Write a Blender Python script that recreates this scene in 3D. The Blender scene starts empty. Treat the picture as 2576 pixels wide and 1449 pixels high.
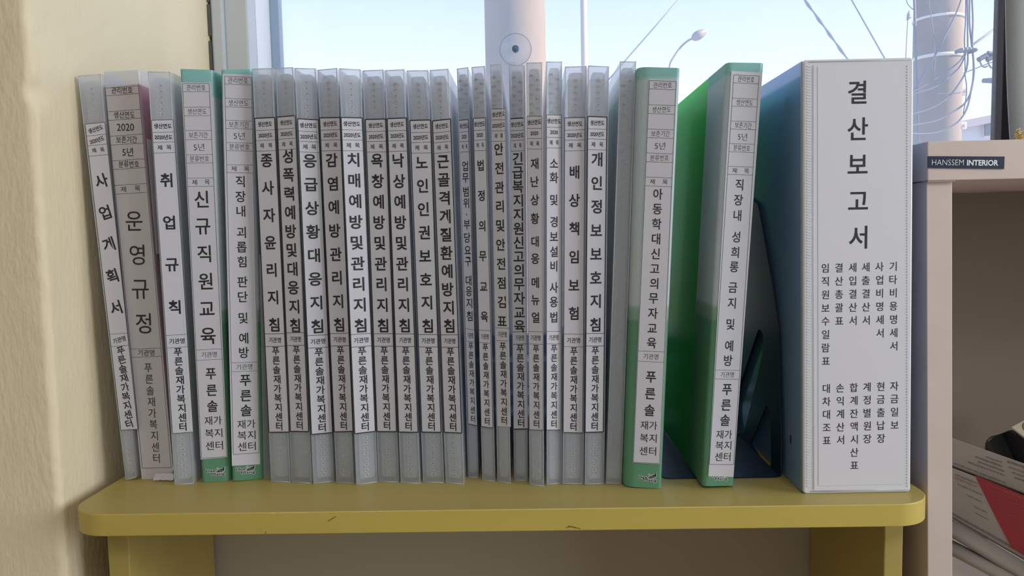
import bpy, bmesh, math, random
from math import sin, cos, radians, pi
from mathutils import Vector, Matrix, noise

random.seed(7)
S = bpy.context.scene
COL = S.collection

# ------------------------------------------------------------------ camera
IW, IH, FPX = 2576, 1449, 1900.0
YAW, PITCH, ROLL = radians(1.4), radians(4.3), 0.02
CAM = Vector((0.0, -0.569, 0.19494))
_f = Vector((-sin(YAW) * cos(PITCH), cos(YAW) * cos(PITCH), -sin(PITCH)))
_r0 = Vector((cos(YAW), sin(YAW), 0.0))
_u0 = _r0.cross(_f)
_r = cos(ROLL) * _r0 - sin(ROLL) * _u0
_u = cos(ROLL) * _u0 + sin(ROLL) * _r0
cd = bpy.data.cameras.new('camera')
cam = bpy.data.objects.new('camera', cd)
COL.objects.link(cam)
cam.matrix_world = Matrix(((_r.x, _u.x, -_f.x, CAM.x), (_r.y, _u.y, -_f.y, CAM.y), (_r.z, _u.z, -_f.z, CAM.z), (0, 0, 0, 1)))
cd.sensor_fit = 'HORIZONTAL'
cd.sensor_width = 36.0
cd.lens = FPX / IW * 36.0
cd.clip_start = 0.01
cd.clip_end = 300
S.camera = cam

# ------------------------------------------------------------------ view, sky, sun, assumed side light, added fill light
S.view_settings.view_transform = 'Standard'
S.view_settings.look = 'None'
S.view_settings.gamma = 1.0
S.view_settings.use_curve_mapping = False
S.view_settings.exposure = 0.0

world = bpy.data.worlds.new('sky')
S.world = world
world.use_nodes = True
nt = world.node_tree
nt.nodes.clear()
wo = nt.nodes.new('ShaderNodeOutputWorld')
bg = nt.nodes.new('ShaderNodeBackground')
tc = nt.nodes.new('ShaderNodeTexCoord')
sx = nt.nodes.new('ShaderNodeSeparateXYZ')
rp = nt.nodes.new('ShaderNodeValToRGB')
rp.color_ramp.elements[0].position = 0.0
rp.color_ramp.elements[0].color = (0.80, 0.89, 1.0, 1)
rp.color_ramp.elements[1].position = 1.0
rp.color_ramp.elements[1].color = (0.22, 0.40, 0.80, 1)
for p_, c_ in ((0.19, (0.70, 0.805, 1.0, 1)), (0.31, (0.47, 0.63, 0.95, 1))):
    e_ = rp.color_ramp.elements.new(p_)
    e_.color = c_
nt.links.new(tc.outputs['Generated'], sx.inputs[0])
nt.links.new(sx.outputs['Z'], rp.inputs['Fac'])
nt.links.new(rp.outputs['Color'], bg.inputs['Color'])
bg.inputs['Strength'].default_value = 1.5
S.cycles.transparent_max_bounces = 24
nt.links.new(bg.outputs[0], wo.inputs['Surface'])


def lamp(name, kind, energy, color, loc, aim, **kw):
    d = bpy.data.lights.new(name, kind)
    d.energy = energy
    d.color = color
    for k, v in kw.items():
        setattr(d, k, v)
    o = bpy.data.objects.new(name, d)
    COL.objects.link(o)
    o.location = loc
    o.rotation_euler = (Vector(aim) - Vector(loc)).to_track_quat('-Z', 'Y').to_euler()
    return o


lamp('sun', 'SUN', 9.0, (1.0, 0.70, 0.46), (8, -1.2, 5), (0, 0.4, 0), angle=0.01)
lamp('assumed_side_light', 'AREA', 24.0, (0.90, 0.95, 1.0), (1.72, -0.62, 0.42), (0.0, -0.40, 0.15), shape='RECTANGLE', size=1.0, size_y=0.9)  # unseen area light standing in for an assumed side window on the right
lamp('ceiling_fill_light', 'AREA', 21.0, (0.90, 0.95, 1.0), (0.1, -1.7, 1.44), (0.0, -1.5, 0.0), shape='RECTANGLE', size=1.2, size_y=0.6)  # unseen fill light added to brighten the camera side of the room


# ------------------------------------------------------------------ measuring helpers
def ray(px, py):
    d = _f * FPX + _r * (px - IW / 2) - _u * (py - IH / 2)
    return d / d.dot(_f)


def at_y(px, py, Y):
    d = ray(px, py)
    return CAM + d * ((Y - CAM.y) / d.y)


def at_z(px, py, Z=0.0):
    d = ray(px, py)
    return CAM + d * ((Z - CAM.z) / d.z)


def at_x(px, py, X):
    d = ray(px, py)
    return CAM + d * ((X - CAM.x) / d.x)


def at_d(px, py, dist):
    return CAM + ray(px, py) * dist


def at_plane(px, py, p0, n):
    d = ray(px, py)
    return CAM + d * ((p0 - CAM).dot(n) / d.dot(n))


# ------------------------------------------------------------------ materials
MATS = {}


def _mat(name):
    m = bpy.data.materials.new(name)
    m.use_nodes = True
    m.node_tree.nodes.clear()
    out = m.node_tree.nodes.new('ShaderNodeOutputMaterial')
    return m, m.node_tree, out


def _bump(t, scale, strength, dist=0.001, stretch=(1, 1, 1), detail=4):
    tc = t.nodes.new('ShaderNodeTexCoord')
    mp = t.nodes.new('ShaderNodeMapping')
    mp.inputs['Scale'].default_value = stretch
    nz = t.nodes.new('ShaderNodeTexNoise')
    nz.inputs['Scale'].default_value = scale
    nz.inputs['Detail'].default_value = detail
    b = t.nodes.new('ShaderNodeBump')
    b.inputs['Strength'].default_value = strength
    b.inputs['Distance'].default_value = dist
    t.links.new(tc.outputs['Object'], mp.inputs[0])
    t.links.new(mp.outputs[0], nz.inputs['Vector'])
    t.links.new(nz.outputs['Fac'], b.inputs['Height'])
    return b, nz


def pbr(name, color, rough=0.5, metal=0.0, bump=None, var=None, spec=0.5, stretch=(1, 1, 1)):
    """bump=(scale, strength, dist); var=(scale, colour2, amount) mottles the colour"""
    m, t, out = _mat(name)
    p = t.nodes.new('ShaderNodeBsdfPrincipled')
    p.inputs['Base Color'].default_value = (*color, 1)
    p.inputs['Roughness'].default_value = rough
    p.inputs['Metallic'].default_value = metal
    p.inputs['Specular IOR Level'].default_value = spec
    if bump:
        b, _ = _bump(t, *bump, stretch=stretch)
        t.links.new(b.outputs[0], p.inputs['Normal'])
    if var:
        tc = t.nodes.new('ShaderNodeTexCoord')
        mp = t.nodes.new('ShaderNodeMapping')
        mp.inputs['Scale'].default_value = stretch
        nz = t.nodes.new('ShaderNodeTexNoise')
        nz.inputs['Scale'].default_value = var[0]
        nz.inputs['Detail'].default_value = 6
        mx = t.nodes.new('ShaderNodeMix')
        mx.data_type = 'RGBA'
        mr = t.nodes.new('ShaderNodeMapRange')
        mr.inputs['From Min'].default_value = 0.35
        mr.inputs['From Max'].default_value = 0.65
        mr.inputs['To Max'].default_value = var[2]
        t.links.new(tc.outputs['Object'], mp.inputs[0])
        t.links.new(mp.outputs[0], nz.inputs['Vector'])
        t.links.new(nz.outputs['Fac'], mr.inputs['Value'])
        t.links.new(mr.outputs[0], mx.inputs['Factor'])
        mx.inputs['A'].default_value = (*color, 1)
        mx.inputs['B'].default_value = (*var[1], 1)
        t.links.new(mx.outputs['Result'], p.inputs['Base Color'])
    t.links.new(p.outputs[0], out.inputs['Surface'])
    MATS[name] = m
    return m


def sheer(name, color, clear, transl=0.5, gloss=0.08, rough=0.2, tcol=(1, 1, 1), zramp=None, bump=None):
    """translucent plastic: part clear, part diffuse (front) and translucent (through), with a soft gloss.
    zramp: list of (height, colour) steps of print and light tint on the plastic, read in the object's own coordinates"""
    m, t, out = _mat(name)
    tr = t.nodes.new('ShaderNodeBsdfTransparent')
    tr.inputs[0].default_value = (*tcol, 1)
    df = t.nodes.new('ShaderNodeBsdfDiffuse')
    df.inputs[0].default_value = (*color, 1)
    tl = t.nodes.new('ShaderNodeBsdfTranslucent')
    tl.inputs[0].default_value = (*color, 1)
    gl = t.nodes.new('ShaderNodeBsdfGlossy')
    gl.inputs['Roughness'].default_value = rough
    m1 = t.nodes.new('ShaderNodeMixShader')
    m1.inputs[0].default_value = transl
    m2 = t.nodes.new('ShaderNodeMixShader')
    m2.inputs[0].default_value = clear
    m3 = t.nodes.new('ShaderNodeMixShader')
    lw = t.nodes.new('ShaderNodeLayerWeight')
    lw.inputs[0].default_value = 0.3
    mt = t.nodes.new('ShaderNodeMath')
    mt.operation = 'MULTIPLY_ADD'
    mt.inputs[1].default_value = gloss * 2
    mt.inputs[2].default_value = gloss * 0.4
    t.links.new(lw.outputs['Fresnel'], mt.inputs[0])
    t.links.new(mt.outputs[0], m3.inputs[0])
    t.links.new(df.outputs[0], m1.inputs[1])
    t.links.new(tl.outputs[0], m1.inputs[2])
    t.links.new(m1.outputs[0], m2.inputs[1])
    t.links.new(tr.outputs[0], m2.inputs[2])
    t.links.new(m2.outputs[0], m3.inputs[1])
    t.links.new(gl.outputs[0], m3.inputs[2])
    if zramp:
        tc = t.nodes.new('ShaderNodeTexCoord')
        sp = t.nodes.new('ShaderNodeSeparateXYZ')
        mr = t.nodes.new('ShaderNodeMapRange')
        mr.inputs['From Min'].default_value = 0.0
        mr.inputs['From Max'].default_value = 0.35
        cr = t.nodes.new('ShaderNodeValToRGB')
        cr.color_ramp.interpolation = 'LINEAR'
        els = cr.color_ramp.elements
        els[0].position = zramp[0][0] / 0.35
        els[0].color = (*zramp[0][1], 1)
        els[1].position = zramp[-1][0] / 0.35
        els[1].color = (*zramp[-1][1], 1)
        for h, c in zramp[1:-1]:
            e = els.new(h / 0.35)
            e.color = (*c, 1)
        t.links.new(tc.outputs['Object'], sp.inputs[0])
        t.links.new(sp.outputs['Z'], mr.inputs['Value'])
        t.links.new(mr.outputs[0], cr.inputs['Fac'])
        t.links.new(cr.outputs['Color'], df.inputs[0])
        t.links.new(cr.outputs['Color'], tl.inputs[0])
    if bump:
        b, _ = _bump(t, *bump)
        for n_ in (df, gl):
            t.links.new(b.outputs[0], n_.inputs['Normal'])
    t.links.new(m3.outputs[0], out.inputs['Surface'])
    MATS[name] = m
    return m


pbr('plaster', (0.81, 0.69, 0.475), 0.72, bump=(230, 0.45, 0.0014), var=(14, (0.77, 0.65, 0.435), 0.5), stretch=(1, 1, 0.4))
pbr('room_paint', (0.66, 0.60, 0.47), 0.8, bump=(40, 0.2, 0.002))
pbr('lower_wall', (0.50, 0.45, 0.37), 0.8, bump=(60, 0.2, 0.002))
pbr('floor_vinyl', (0.34, 0.27, 0.19), 0.5, var=(3, (0.28, 0.22, 0.15), 0.7), stretch=(1, 6, 1))
pbr('ceiling_paint', (0.72, 0.70, 0.65), 0.85)
pbr('frame_paint', (0.54, 0.57, 0.60), 0.5, bump=(90, 0.15, 0.001))
pbr('frame_white', (0.80, 0.82, 0.84), 0.4)
pbr('sealant', (0.10, 0.10, 0.10), 0.8)
pbr('sash_grey', (0.33, 0.42, 0.55), 0.45)
pbr('sash_brown', (0.06, 0.05, 0.045), 0.6, spec=0.2)
pbr('yellow_wood', (0.45, 0.345, 0.10), 0.42, bump=(160, 0.12, 0.0006), var=(14, (0.39, 0.295, 0.085), 0.8), stretch=(0.12, 1.4, 1.4))
pbr('yellow_edge', (0.56, 0.43, 0.10), 0.4, bump=(200, 0.1, 0.0004), var=(16, (0.50, 0.38, 0.085), 0.7), stretch=(0.2, 1, 1))
pbr('scratch', (0.16, 0.11, 0.02), 0.7)
pbr('chip', (0.78, 0.70, 0.36), 0.7)
sheer('paper', (0.77, 0.755, 0.82), 0.0, 0.25, 0.03, 0.4)
sheer('paper_warm', (0.78, 0.75, 0.78), 0.14, 0.3, 0.03, 0.4)
pbr('ink', (0.018, 0.018, 0.022), 0.6)
pbr('ink_grey', (0.30, 0.30, 0.33), 0.6)
pbr('ink_white', (0.82, 0.84, 0.86), 0.5)
sheer('clear_plastic', (0.83, 0.87, 0.94), 0.66, 0.55, 0.11, 0.16)
sheer('clear_edge', (0.86, 0.90, 0.94), 0.25, 0.5, 0.14, 0.2)
sheer('page_plastic', (0.88, 0.89, 0.92), 0.48, 0.5, 0.05, 0.3)
sheer('weld_plastic', (0.95, 0.95, 0.95), 0.0, 0.3, 0.30, 0.2)
pbr('weld_pit_shade', (0.05, 0.048, 0.045), 0.4)  # near-black colour paints the shade inside the weld pits
sheer('weld_groove_shade', (0.38, 0.38, 0.38), 0.25, 0.3, 0.05, 0.3)  # grey colour paints the shade around each embossed weld dot
sheer('page_stack', (0.82, 0.88, 0.97), 0.70, 0.55, 0.04, 0.3)
pbr('paper_stack', (0.70, 0.70, 0.70), 0.8, bump=(400, 0.3, 0.001), stretch=(6, 0.05, 0.05))
sheer('pink_plastic', (0.96, 0.04, 0.26), 0.05, 0.60, 0.06, 0.3)
sheer('green_plastic', (0.20, 0.76, 0.28), 0.24, 0.60, 0.06, 0.25, tcol=(0.45, 0.95, 0.55))
GR = (0.22, 0.50, 0.32)
sheer('green_print', (0.3, 0.6, 0.4), 0.06, 0.42, 0.07, 0.25,
      zramp=[(0.0, GR), (0.126, (0.20, 0.47, 0.30)), (0.128, (0.36, 0.57, 0.46)), (0.136, (0.42, 0.60, 0.50)), (0.139, (0.74, 0.82, 0.86)),
             (0.285, (0.76, 0.84, 0.93)), (0.302, (0.74, 0.84, 0.93)), (0.304, (0.44, 0.76, 0.78)), (0.33, (0.46, 0.80, 0.82))])  # green and white print; teal top steps paint in blue light
pbr('faint_print', (0.20, 0.40, 0.22), 0.6)
sheer('binder_blue', (0.46, 0.66, 0.97), 0.12, 0.5, 0.22, 0.12, tcol=(0.5, 0.76, 0.98))
sheer('binder_clear', (0.72, 0.75, 0.79), 0.45, 0.4, 0.10, 0.25)
pbr('binder_white', (0.70, 0.70, 0.75), 0.38, bump=(500, 0.08, 0.0003))
pbr('binder_paper', (0.70, 0.685, 0.755), 0.5, bump=(700, 0.1, 0.0002))
pbr('slot_dark', (0.02, 0.03, 0.04), 0.5)
pbr('navy_steel', (0.010, 0.019, 0.036), 0.42, spec=0.3)
pbr('melamine', (0.64, 0.53, 0.48), 0.5, bump=(200, 0.08, 0.0004), var=(30, (0.60, 0.49, 0.44), 0.6))
pbr('melamine_edge', (0.40, 0.30, 0.24), 0.6)
pbr('unit_back', (0.19, 0.145, 0.11), 0.8)
pbr('badge_navy', (0.010, 0.022, 0.055), 0.4)
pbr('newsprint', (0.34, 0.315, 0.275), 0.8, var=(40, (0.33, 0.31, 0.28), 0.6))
pbr('red_print', (0.34, 0.030, 0.030), 0.5, var=(14, (0.24, 0.02, 0.05), 0.8))
pbr('newsprint_ink', (0.17, 0.16, 0.145), 0.8)
pbr('red_ink', (0.38, 0.085, 0.08), 0.7)
pbr('black_vinyl', (0.012, 0.013, 0.014), 0.35)
pbr('tan_card', (0.42, 0.36, 0.27), 0.7)
pbr('tan_print', (0.24, 0.15, 0.11), 0.7)
pbr('gold_glitter', (0.80, 0.58, 0.22), 0.35, 0.9, bump=(700, 1.0, 0.003))
pbr('curtain_grey', (0.30, 0.31, 0.31), 0.8, bump=(300, 0.2, 0.0005))
pbr('concrete', (0.31, 0.295, 0.28), 0.85, bump=(8, 0.2, 0.01), var=(2.5, (0.25, 0.25, 0.26), 0.6))
pbr('pale_steel', (0.50, 0.49, 0.47), 0.6)
pbr('strap_steel', (0.70, 0.70, 0.70), 0.5)
pbr('cable_grey', (0.20, 0.24, 0.31), 0.6)
pbr('wire_blue', (0.26, 0.36, 0.48), 0.6)
pbr('lamp_grey', (0.34, 0.36, 0.42), 0.6)
pbr('house_wall', (0.62, 0.66, 0.72), 0.85)
pbr('house_roof', (0.42, 0.44, 0.50), 0.8)
pbr('house_pane', (0.22, 0.28, 0.34), 0.3)
pbr('ground_dirt', (0.52, 0.51, 0.50), 0.9)
sheer('suction_plastic', (0.60, 0.70, 0.82), 0.90, 0.6, 0.05, 0.2)
sheer('suction_rim', (0.35, 0.45, 0.60), 0.5, 0.5, 0.05, 0.2)
pbr('suction_knob', (0.10, 0.17, 0.28), 0.4)
# window glass: clear, with a dusty film that scatters a little light
m, t, out = _mat('window_glass')
tr = t.nodes.new('ShaderNodeBsdfTransparent')
tl = t.nodes.new('ShaderNodeBsdfTranslucent')
tl.inputs[0].default_value = (0.85, 0.9, 0.97, 1)
gl = t.nodes.new('ShaderNodeBsdfGlossy')
gl.inputs['Roughness'].default_value = 0.05
tc = t.nodes.new('ShaderNodeTexCoord')
nz = t.nodes.new('ShaderNodeTexNoise')
nz.inputs['Scale'].default_value = 9
nz.inputs['Detail'].default_value = 8
mr = t.nodes.new('ShaderNodeMapRange')
mr.inputs['From Min'].default_value = 0.35
mr.inputs['From Max'].default_value = 0.8
mr.inputs['To Min'].default_value = 0.06
mr.inputs['To Max'].default_value = 0.15
mx1 = t.nodes.new('ShaderNodeMixShader')
mx2 = t.nodes.new('ShaderNodeMixShader')
mx2.inputs[0].default_value = 0.03
t.links.new(tc.outputs['Object'], nz.inputs['Vector'])
t.links.new(nz.outputs['Fac'], mr.inputs['Value'])
t.links.new(mr.outputs[0], mx1.inputs[0])
t.links.new(tr.outputs[0], mx1.inputs[1])
t.links.new(tl.outputs[0], mx1.inputs[2])
t.links.new(mx1.outputs[0], mx2.inputs[1])
t.links.new(gl.outputs[0], mx2.inputs[2])
t.links.new(mx2.outputs[0], out.inputs['Surface'])
MATS['window_glass'] = m


# ------------------------------------------------------------------ mesh helpers
class MB:
    def __init__(self):
        self.v, self.f, self.m = [], [], []

    def add(self, vs, fs, mi=0):
        o = len(self.v)
        self.v += [Vector(p) for p in vs]
        self.f += [tuple(i + o for i in f) for f in fs]
        self.m += [mi] * len(fs)

    def box(self, a, b, mi=0):
        x0, y0, z0 = a
        x1, y1, z1 = b
        self.add([(x0, y0, z0), (x1, y0, z0), (x1, y1, z0), (x0, y1, z0), (x0, y0, z1), (x1, y0, z1), (x1, y1, z1), (x0, y1, z1)],
                 [(0, 3, 2, 1), (4, 5, 6, 7), (0, 1, 5, 4), (1, 2, 6, 5), (2, 3, 7, 6), (3, 0, 4, 7)], mi)

    def loft(self, rings, mi=0, cap=True, closed=True):
        n = len(rings[0])
        vs = [p for r in rings for p in r]
        fs = []
        for k in range(len(rings) - 1):
            for i in range(n if closed else n - 1):
                j = (i + 1) % n
                fs.append((k * n + i, k * n + j, (k + 1) * n + j, (k + 1) * n + i))
        if cap:
            fs.append(tuple(reversed(range(n))))
            fs.append(tuple(range((len(rings) - 1) * n, len(rings) * n)))
        self.add(vs, fs, mi)

    def quad(self, a, b, c, d, mi=0):
        self.add([a, b, c, d], [(0, 1, 2, 3)], mi)

    def tube(self, pts, r, n=8, mi=0):
        pts = [Vector(p) for p in pts]
        rings = []
        up = Vector((0.13, 0.27, 0.95))
        for i, p in enumerate(pts):
            d = (pts[min(i + 1, len(pts) - 1)] - pts[max(i - 1, 0)]).normalized()
            a = d.cross(up)
            if a.length < 1e-3:
                a = d.cross(Vector((1, 0, 0)))
            a.normalize()
            b = d.cross(a)
            rr = r[i] if isinstance(r, (list, tuple)) else r
            rings.append([p + a * (rr * cos(2 * pi * k / n)) + b * (rr * sin(2 * pi * k / n)) for k in range(n)])
        self.loft(rings, mi)

    def build(self, name, mats, parent=None, smooth=False, origin=None, bevel=0, subsurf=0, fix=True, sharp=False):
        if isinstance(mats, str):
            mats = [mats]
        me = bpy.data.meshes.new(name)
        base = Vector((0, 0, 0))
        if origin is not None:
            base = Vector(origin)
        elif parent is not None:
            p = parent
            while p is not None:
                base += Vector(p.location)
                p = p.parent
        me.from_pydata([tuple(v - base) for v in self.v], [], self.f)
        for mm in mats:
            me.materials.append(MATS[mm])
        for i, p in enumerate(me.polygons):
            p.material_index = self.m[i]
            p.use_smooth = smooth
        if fix:
            bm = bmesh.new()
            bm.from_mesh(me)
            bmesh.ops.recalc_face_normals(bm, faces=bm.faces)
            bm.to_mesh(me)
            bm.free()
        me.update()
        if sharp:
            for p in me.polygons:
                p.use_smooth = True
            me.set_sharp_from_angle(angle=radians(35))
        o = bpy.data.objects.new(name, me)
        COL.objects.link(o)
        if origin is not None:
            o.location = origin
        if parent is not None:
            o.parent = parent
        if bevel:
            md = o.modifiers.new('bevel', 'BEVEL')
            md.width = bevel
            md.segments = 2
            md.limit_method = 'ANGLE'
        if subsurf:
            md = o.modifiers.new('sub', 'SUBSURF')
            md.levels = md.render_levels = subsurf
        return o


def empty(name, loc, label, cat, group=None):
    o = bpy.data.objects.new(name, None)
    COL.objects.link(o)
    o.location = loc
    tag(o, label, cat, group)
    return o


def tag(o, label, cat, group=None):
    o['label'] = label
    o['category'] = cat
    if group:
        o['group'] = group
    return o


def struct(o, label=None):
    o['kind'] = 'structure'
    if label:
        o['label'] = label
    return o


def holed_plate(outer, holes, thick, frame):
    """outer/holes: lists of 2D points; frame=(origin, ex, ey, ez). Returns MB of a flat plate with cut-outs."""
    cu = bpy.data.curves.new('tmp', 'CURVE')
    cu.dimensions = '2D'
    cu.fill_mode = 'BOTH'
    cu.extrude = thick / 2
    for loop in [outer] + holes:
        s = cu.splines.new('POLY')
        s.points.add(len(loop) - 1)
        for i, (x, y) in enumerate(loop):
            s.points[i].co = (x, y, 0, 1)
        s.use_cyclic_u = True
    ob = bpy.data.objects.new('tmp', cu)
    COL.objects.link(ob)
    bpy.context.view_layer.update()
    me = bpy.data.meshes.new_from_object(ob.evaluated_get(bpy.context.evaluated_depsgraph_get()))
    mb = MB()
    o, ex, ey, ez = frame
    mb.add([o + ex * v.co.x + ey * v.co.y + ez * v.co.z for v in me.vertices], [tuple(p.vertices) for p in me.polygons])
    bpy.data.objects.remove(ob)
    bpy.data.curves.remove(cu)
    bpy.data.meshes.remove(me)
    return mb


def round_loop(pts, r, n=4):
    """round the corners of a closed 2D loop"""
    out = []
    k = len(pts)
    for i in range(k):
        p = Vector((*pts[i], 0))
        a = Vector((*pts[i - 1], 0)) - p
        b = Vector((*pts[(i + 1) % k], 0)) - p
        rr = min(r, a.length * 0.45, b.length * 0.45)
        pa, pb = p + a.normalized() * rr, p + b.normalized() * rr
        for j in range(n + 1):
            s = j / n
            q = pa * (1 - s) ** 2 + p * 2 * s * (1 - s) + pb * s * s
            out.append((q.x, q.y))
    return out


# ------------------------------------------------------------------ lettering
_GL = {}


def glyphs(text, bold=0.0):
    key = (text, bold)
    if key not in _GL:
        cu = bpy.data.curves.new('t', 'FONT')
        cu.body = text
        cu.resolution_u = 3
        cu.offset = bold
        ob = bpy.data.objects.new('t', cu)
        COL.objects.link(ob)
        bpy.context.view_layer.update()
        me = bpy.data.meshes.new_from_object(ob.evaluated_get(bpy.context.evaluated_depsgraph_get()))
        vs = [(v.co.x, v.co.y) for v in me.vertices]
        fs = [tuple(p.vertices) for p in me.polygons]
        xs = [v[0] for v in vs]
        ys = [v[1] for v in vs]
        _GL[key] = (vs, fs, (min(xs), max(xs), min(ys), max(ys)))
        bpy.data.objects.remove(ob)
        bpy.data.curves.remove(cu)
        bpy.data.meshes.remove(me)
    return _GL[key]


EM = 1.0


def put(mb, text, c, ux, uy, w=None, h=None, em=None, xs=1.0, bold=0.0, mi=0):
    """text centred on point c, in plane axes ux, uy; sized by width/height of the ink or by em size (all metres)"""
    vs, fs, (x0, x1, y0, y1) = glyphs(text, bold)
    if em is not None:
        kx, ky = em * xs, em
    else:
        ky = h / (y1 - y0)
        kx = w / (x1 - x0) if w else ky
    cx, cy = (x0 + x1) / 2, (y0 + y1) / 2
    mb.add([c + ux * ((x - cx) * kx) + uy * ((y - cy) * ky) for x, y in vs], fs, mi)


# ------------------------------------------------------------------ room shell
FLOOR, CEIL = -0.95, 1.50
SZ = 0.012          # window sill height above the shelf
XL, XR, YB = -1.6, 1.78, -3.2
WY = 0.28           # inner face of the window frame
RX = -0.352         # left reveal of the window recess
CY = -0.030         # corner where the reveal meets the room wall

# left wall: room face, worn rounded corner and reveal in one skin
mb = MB()
prof = []
for k in range(60):
    prof.append((XL + (RX - 0.006 - XL) * (k / 59) ** 0.35, CY, 0.2 + 0.8 * (k / 59)))
for k in range(1, 8):
    a = k / 8 * pi / 2
    prof.append((RX - 0.006 + 0.006 * sin(a), CY + 0.006 - 0.006 * cos(a), 1.0))
for k in range(110):
    prof.append((RX, CY + 0.006 + (WY + 0.04 - CY - 0.006) * k / 109, 1.0))
zs = [FLOOR + (CEIL - FLOOR) * i / 24 for i in range(0, 8)] + [-0.12 + 0.56 * i / 150 for i in range(151)] + [0.5, 0.7, 1.0, CEIL]
PITS = []
for px, py in ((122, 52), (124, 78), (101, 90), (178, 124), (265, 72), (70, 350)):
    p = at_x(px, py, RX)
    PITS.append((p.z, p.y, 0.0035))
rings = []
for z in zs:
    ring = []
    for i, (x, y, wgt) in enumerate(prof):
        n1 = noise.noise(Vector((x * 14, y * 14, z * 9)))
        n2 = noise.noise(Vector((x * 60, y * 60 + 5, z * 30)))
        edge = math.exp(-((x - RX) ** 2 + (y - CY) ** 2) / 0.012 ** 2)
        n3 = noise.noise(Vector((3.1, 7.7, z * 55))) * 0.0012 * edge
        n3 += noise.noise(Vector((1.3, 2.2, z * 210))) * 0.0006 * edge
        chip = math.exp(-((z - 0.302) / 0.008) ** 2) * 0.004 * edge
        d = (n1 * 0.0006 + n2 * 0.0004) * wgt
        for (pz_, py_, pr_) in PITS:
            q2 = ((z - pz_) ** 2 + (y - py_) ** 2) / pr_ ** 2
            if q2 < 9:
                d -= 0.0016 * math.exp(-q2)
        if y < CY + 0.002:
            ring.append(Vector((x + n3 - chip, y + d + abs(n3), z)))
        else:
            ring.append(Vector((x + d * 0.8 + n3 - chip, y + abs(n3) * 0.7 + chip * 0.6, z)))
    rings.append(ring)
mb.loft(rings, cap=False, closed=False)
wl = struct(mb.build('wall_left', 'plaster', smooth=True, fix=False), 'cream plaster wall with a worn corner beside the shelf')

mb = MB(); mb.box((XL, CY + 0.05, FLOOR), (RX - 0.02, WY + 0.12, CEIL)); struct(mb.build('wall_left_core', 'room_paint'))
mb = MB(); mb.box((XL - 0.1, YB - 0.1, FLOOR - 0.1), (XR + 0.1, WY + 0.12, FLOOR)); struct(mb.build('floor', 'floor_vinyl'))
mb = MB(); mb.box((XL - 0.1, YB - 0.1, CEIL), (XR + 0.1, WY + 0.12, CEIL + 0.1)); struct(mb.build('ceiling', 'ceiling_paint'))
mb = MB(); mb.box((XL - 0.1, YB - 0.1, FLOOR), (XR + 0.1, YB, CEIL)); struct(mb.build('wall_rear', 'room_paint'))
mb = MB(); mb.box((XL - 0.1, YB, FLOOR), (XL, CY, CEIL)); struct(mb.build('wall_side', 'room_paint'))
# right wall with an opening for the assumed side window
mb = MB()
mb.box((XR, YB, FLOOR), (XR + 0.1, -1.20, CEIL))
mb.box((XR, -0.04, FLOOR), (XR + 0.1, WY + 0.12, CEIL))
mb.box((XR, -1.20, FLOOR), (XR + 0.1, -0.04, -0.10))
mb.box((XR, -1.20, 0.95), (XR + 0.1, -0.04, CEIL))
struct(mb.build('wall_right', 'room_paint'))
mb = MB()
for a, b in (((XR, -1.20, -0.10), (XR + 0.08, -1.15, 0.95)), ((XR, -0.09, -0.10), (XR + 0.08, -0.04, 0.95)), ((XR, -1.15, -0.10), (XR + 0.08, -0.09, -0.05)), ((XR, -1.15, 0.90), (XR + 0.08, -0.09, 0.95)), ((XR + 0.02, -0.64, -0.05), (XR + 0.06, -0.60, 0.90))):
    mb.box(a, b)
struct(mb.build('window_assumed', 'frame_white'))  # unseen window frame assumed around the side light
mb = MB(); mb.box((3.2, -4.0, -3.5), (3.4, 0.35, 4.0)); struct(mb.build('wall_sun_block', 'house_wall'))  # unseen wall added to keep the sun out of the assumed side window
# wall below the window with its sill, lintel and the part right of the window
mb = MB(); mb.box((RX - 0.02, 0.135, FLOOR), (0.2845, WY + 0.12, -0.022)); mb.box((0.2845, WY - 0.006, FLOOR), (XR, WY + 0.12, -0.022)); struct(mb.build('wall_front', 'lower_wall'), 'plain grey-beige wall below the window')
mb = MB(); mb.box((RX - 0.002, 0.130, -0.022), (0.2845, WY - 0.001, -0.0015)); struct(mb.build('trim_1', 'frame_paint', bevel=0.002), 'narrow ledge behind the shelf')
mb = MB(); mb.box((RX - 0.002, WY - 0.006, -0.0014), (XR, WY + 0.12, SZ - 0.012)); struct(mb.build('wall_front_upper', 'plaster'))
mb = MB(); mb.box((RX + 0.0005, WY - 0.008, SZ - 0.012), (XR, WY + 0.10, SZ - 0.001)); struct(mb.build('trim_2', 'frame_paint', bevel=0.002), 'window sill behind the files')
mb = MB(); mb.box((RX - 0.02, WY, 1.15), (XR, WY + 0.12, CEIL)); mb.box((1.10, WY, -0.0015), (XR, WY + 0.12, 1.15)); struct(mb.build('wall_window', 'room_paint'))

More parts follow.
